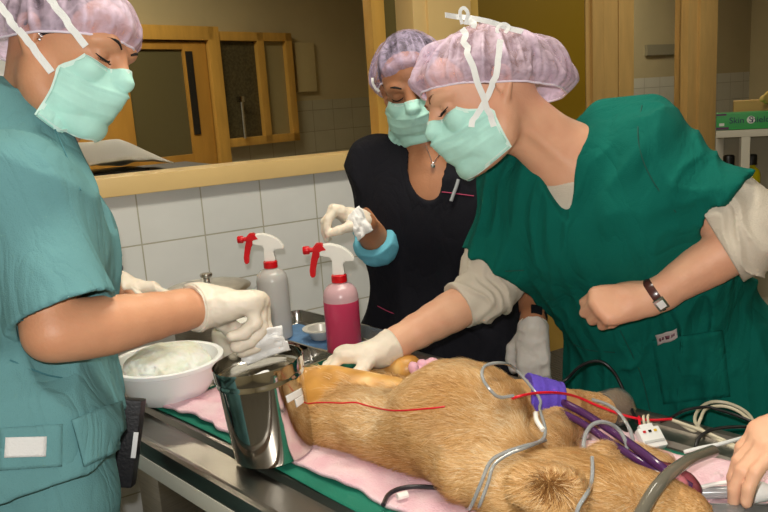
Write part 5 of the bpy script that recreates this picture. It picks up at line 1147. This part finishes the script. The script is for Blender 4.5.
WIREC = M('cream_cable', 'cfc6ab', .4); BLK = M('black_cable', '121214', .35)
arc('monitor_cable', [(672, 420, .03), (700, 430, .018), (721, 439, .012), (739, 447, .010), (754, 446, .010), (757, 432, .010), (750, 416, .014), (738, 407, .018), (722, 402, .02), (708, 403, .02), (697, 412, .018), (696, 424, .014), (711, 436, .010), (735, 448, .008), (760, 455, .006), (782, 456, .006)], .0030, WIREC, 'cream cable looping on the steel at the right, the outer loop', 'cable')
arc('monitor_cable', [(676, 421, .02), (694, 431, .006), (700, 420, .024), (706, 409, .03), (722, 406, .03), (738, 411, .028), (752, 422, .024), (766, 434, .02), (785, 446, .02)], .0028, WIREC, 'cream cable arching inside the outer loop at the right', 'cable')
arc('monitor_cable', [(660, 422, .02), (672, 417, .03), (686, 410, .045), (706, 407, .05), (716, 409, .05), (735, 415, .045), (760, 425, .04), (786, 436, .04)], .0026, BLK, 'black cable arching from the white lead block towards the right edge', 'cable')
arc('monitor_cable', [(698, 456, .006), (696, 446, .02), (702, 435, .03), (718, 428.5, .035), (747, 427, .03), (775, 432, .03)], .0028, BLK, 'black cable bowed low inside the cream loops', 'cable')
freeline('sensor_cable', [(560, 384, 1.44), (568, 378, 1.44), (578, 368, 1.43), (590, 362, 1.42), (602, 362, 1.41), (613, 371, 1.40), (621, 385, 1.38), (628, 402, 1.35), (633, 413, 1.31), (637, 422, 1.27)], .0030, BLK, 'black cable arching up in front of the green scrubs', 'cable')
# white lead block
bc = A(*lay(651, 442, .016)); bx = nrm(onz(668, 440, TZ) - onz(636, 446, TZ)); by = np.cross(up, bx); bz = nrm(up + by * -.0); AXB2 = [bx, by, up]
lb = thing('lead_block', 'white monitor lead block with three coloured sockets on the table', 'connector', bc - up * .013)
lean = math.radians(38); b1 = by * math.cos(lean) + up * math.sin(lean); b2 = -by * math.sin(lean) + up * math.cos(lean); AXL = [bx, b1, b2]; bc = bc + up * .006
Geo().box(bc, (.040, .036, .014), AXL, .003).obj('block_body', M('white_abs', 'dfe0dc', .35), lb); Geo().box(bc - b1 * .008 + b2 * .0075, (.036, .004, .002), AXL, .0008).obj('grip_ridge', M('grey_abs', 'b5b7b3', .4), lb)
Geo().box(bc + b1 * .021, (.024, .008, .010), AXL, .002).obj('plug_housing', MATS['white_abs'], lb)
for k, (nm, c_) in enumerate((('red', 'c01820'), ('black', '151515'), ('yellow', 'd8b020'))): Geo().box(bc + bx * (-.010 + .010 * k) + b1 * .010 + b2 * .0075, (.005, .004, .002), AXL, .0006).obj(nm + '_socket', M('socket_' + nm, c_, .4), lb)
for k in range(3): Geo().tube([bc + bx * (-.008 + .008 * k) + b1 * .024, bc + bx * (-.006 + .008 * k) + b1 * .035 + b2 * .004, bc + bx * (.0 + .009 * k) + b1 * .045 - up * .004], .0022, 8).obj('lead', [RED, WIREC, WIREC][k], lb)
# breathing tubes and the tube in the mouth
PURP = M('purple_rubber', '4a2355', .22, coat=.5)
arc('breathing_tube', [(553, 398, .085), (566, 404, .085), (585, 414, .08), (610, 430, .08), (636, 448, .08), (660, 466, .075), (676, 478, .062), (690, 487, .050)], .0066, PURP, 'dark purple rubber tube entering the dog mouth, the upper one of two', 'tube', 'purple tubes to the mouth', 14)
arc('breathing_tube', [(544, 404, .075), (560, 412, .075), (580, 422, .072), (604, 438, .072), (630, 455, .070), (652, 468, .064), (668, 478, .054)], .0060, PURP, 'dark purple rubber tube beside the dog mouth, the lower one of two', 'tube', 'purple tubes to the mouth', 14)
arc('breathing_hose', [(636, 522, .085), (643, 510, .088), (651, 496, .094), (660, 484, .10), (672, 472, .10), (688, 461, .092), (702, 455, .08), (713, 451, .07)], .0085, M('grey_clear_hose', '7d786a', .15, trans=.3, ior=1.2, coat=.6), 'wide grey see-through hose arching over the dog muzzle', 'hose', None, 18)
arc('oxygen_loop', [(588, 470, .09), (584, 452, .10), (585, 436, .11), (592, 425, .115), (604, 422, .115), (617, 428, .10), (625, 440, .085), (627, 452, .07), (622, 460, .055)], .0030, CLEAR, 'clear tube standing up in a loop behind the dog cheek', 'tube')
arc('oxygen_line', [(590, 399, .06), (606, 404, .06), (618, 412, .055), (627, 424, .05), (632, 436, .04), (634, 448, .025)], .0030, CLEAR, 'clear thin tube passing under the red wire beside the far paw', 'tube')
arc('white_tube', [(676, 495, .03), (692, 490, .035), (710, 485, .04), (728, 482, .045), (745, 478, .05)], .0028, WHITEP, 'thin white tube running from the mouth to the bare hand', 'tube')
arc('capnograph_tube', [(684, 452, .02), (700, 448, .025), (720, 444, .03), (742, 438, .03)], .0030, M('pearl_tube', 'dfe2df', .3), 'short pearly white tube above the bare hand', 'tube')
sy0, sy1 = A(*lay(692, 493, .02)), A(*lay(748, 492, .03)); sa = nrm(sy1 - sy0); sx_ = nrm(np.cross(sa, up)); sz_ = np.cross(sx_, sa)
t = thing('syringe', 'clear syringe with white hub lying below the bare hand', 'syringe', sy0 - up * .012)
L_ = float(np.linalg.norm(sy1 - sy0)); Geo().lathe(sy0, [(.003, -.012), (.004, -.002), (.0085, 0), (.0085, L_), (.0001, L_)], 24, [sx_, sz_, sa]).obj('syringe_barrel', CLEAR, t)
Geo().lathe(sy1, [(.014, 0), (.016, .004), (.013, .022), (.008, .03), (.0001, .03)], 20, [sx_, sz_, sa]).obj('hub', WHITEP, t)
# clear dish at the bottom edge, cloth swabs, dark rubber tube
q0_ = onz(732, 513, TZ + .02); dv = nrm(onz(768, 513, TZ) - onz(700, 513, TZ)); g = Geo(); g.box(q0_ + up * .002 - np.cross(up, dv) * .035, (.15, .07, .03), [dv, np.cross(up, dv), up], .01)
tag(g.obj('plastic_dish', M('smoky_clear_plastic', '8f9494', .1, trans=.5, ior=1.2, coat=.6), base=q0_), 'smoky clear plastic box at the bottom right corner', 'box')
gauze('gauze_pad', T(.50, .83, .012), [TN, TE, up], .085, .075, 3.1, TOWM, 'crumpled pale pink pad on the drape beside the dog muzzle', 'pad', amp=.010)
gauze('gauze_pad', A(*lay(612, 432, .012)), [TN, TE, up], .07, .10, 6.1, TOWM, 'crumpled pale pink pad between the purple tubes and lead block', 'pad', amp=.010)
o, P = surfpath('rubber_tube', [(384, 516), (389, 506), (399, 500), (414, 497.5), (432, 498), (450, 500), (466, 503), (480, 504)], [bvh(TOP)], .0036, M('dark_rubber', '2b2a30', .25, coat=.5), off=.018); tag(o, 'dark shiny tube bowed over the pink towel at the bottom edge', 'tube')
o, P = surfpath('tube_end', [(478, 504), (490, 505), (500, 509), (506, 517)], [bvh(TOP)], .0042, M('teal_rubber', '0e6b62', .3), off=.022); tag(o, 'teal green end of tube peeping out under the dog at the bottom', 'tube')
o, P = surfpath('tube_tip', [(398, 508), (408, 505)], [bvh(TOP)], .0055, WHITEP, off=.018, sm=1); tag(o, 'little white plug under the dark shiny tube', 'plug')
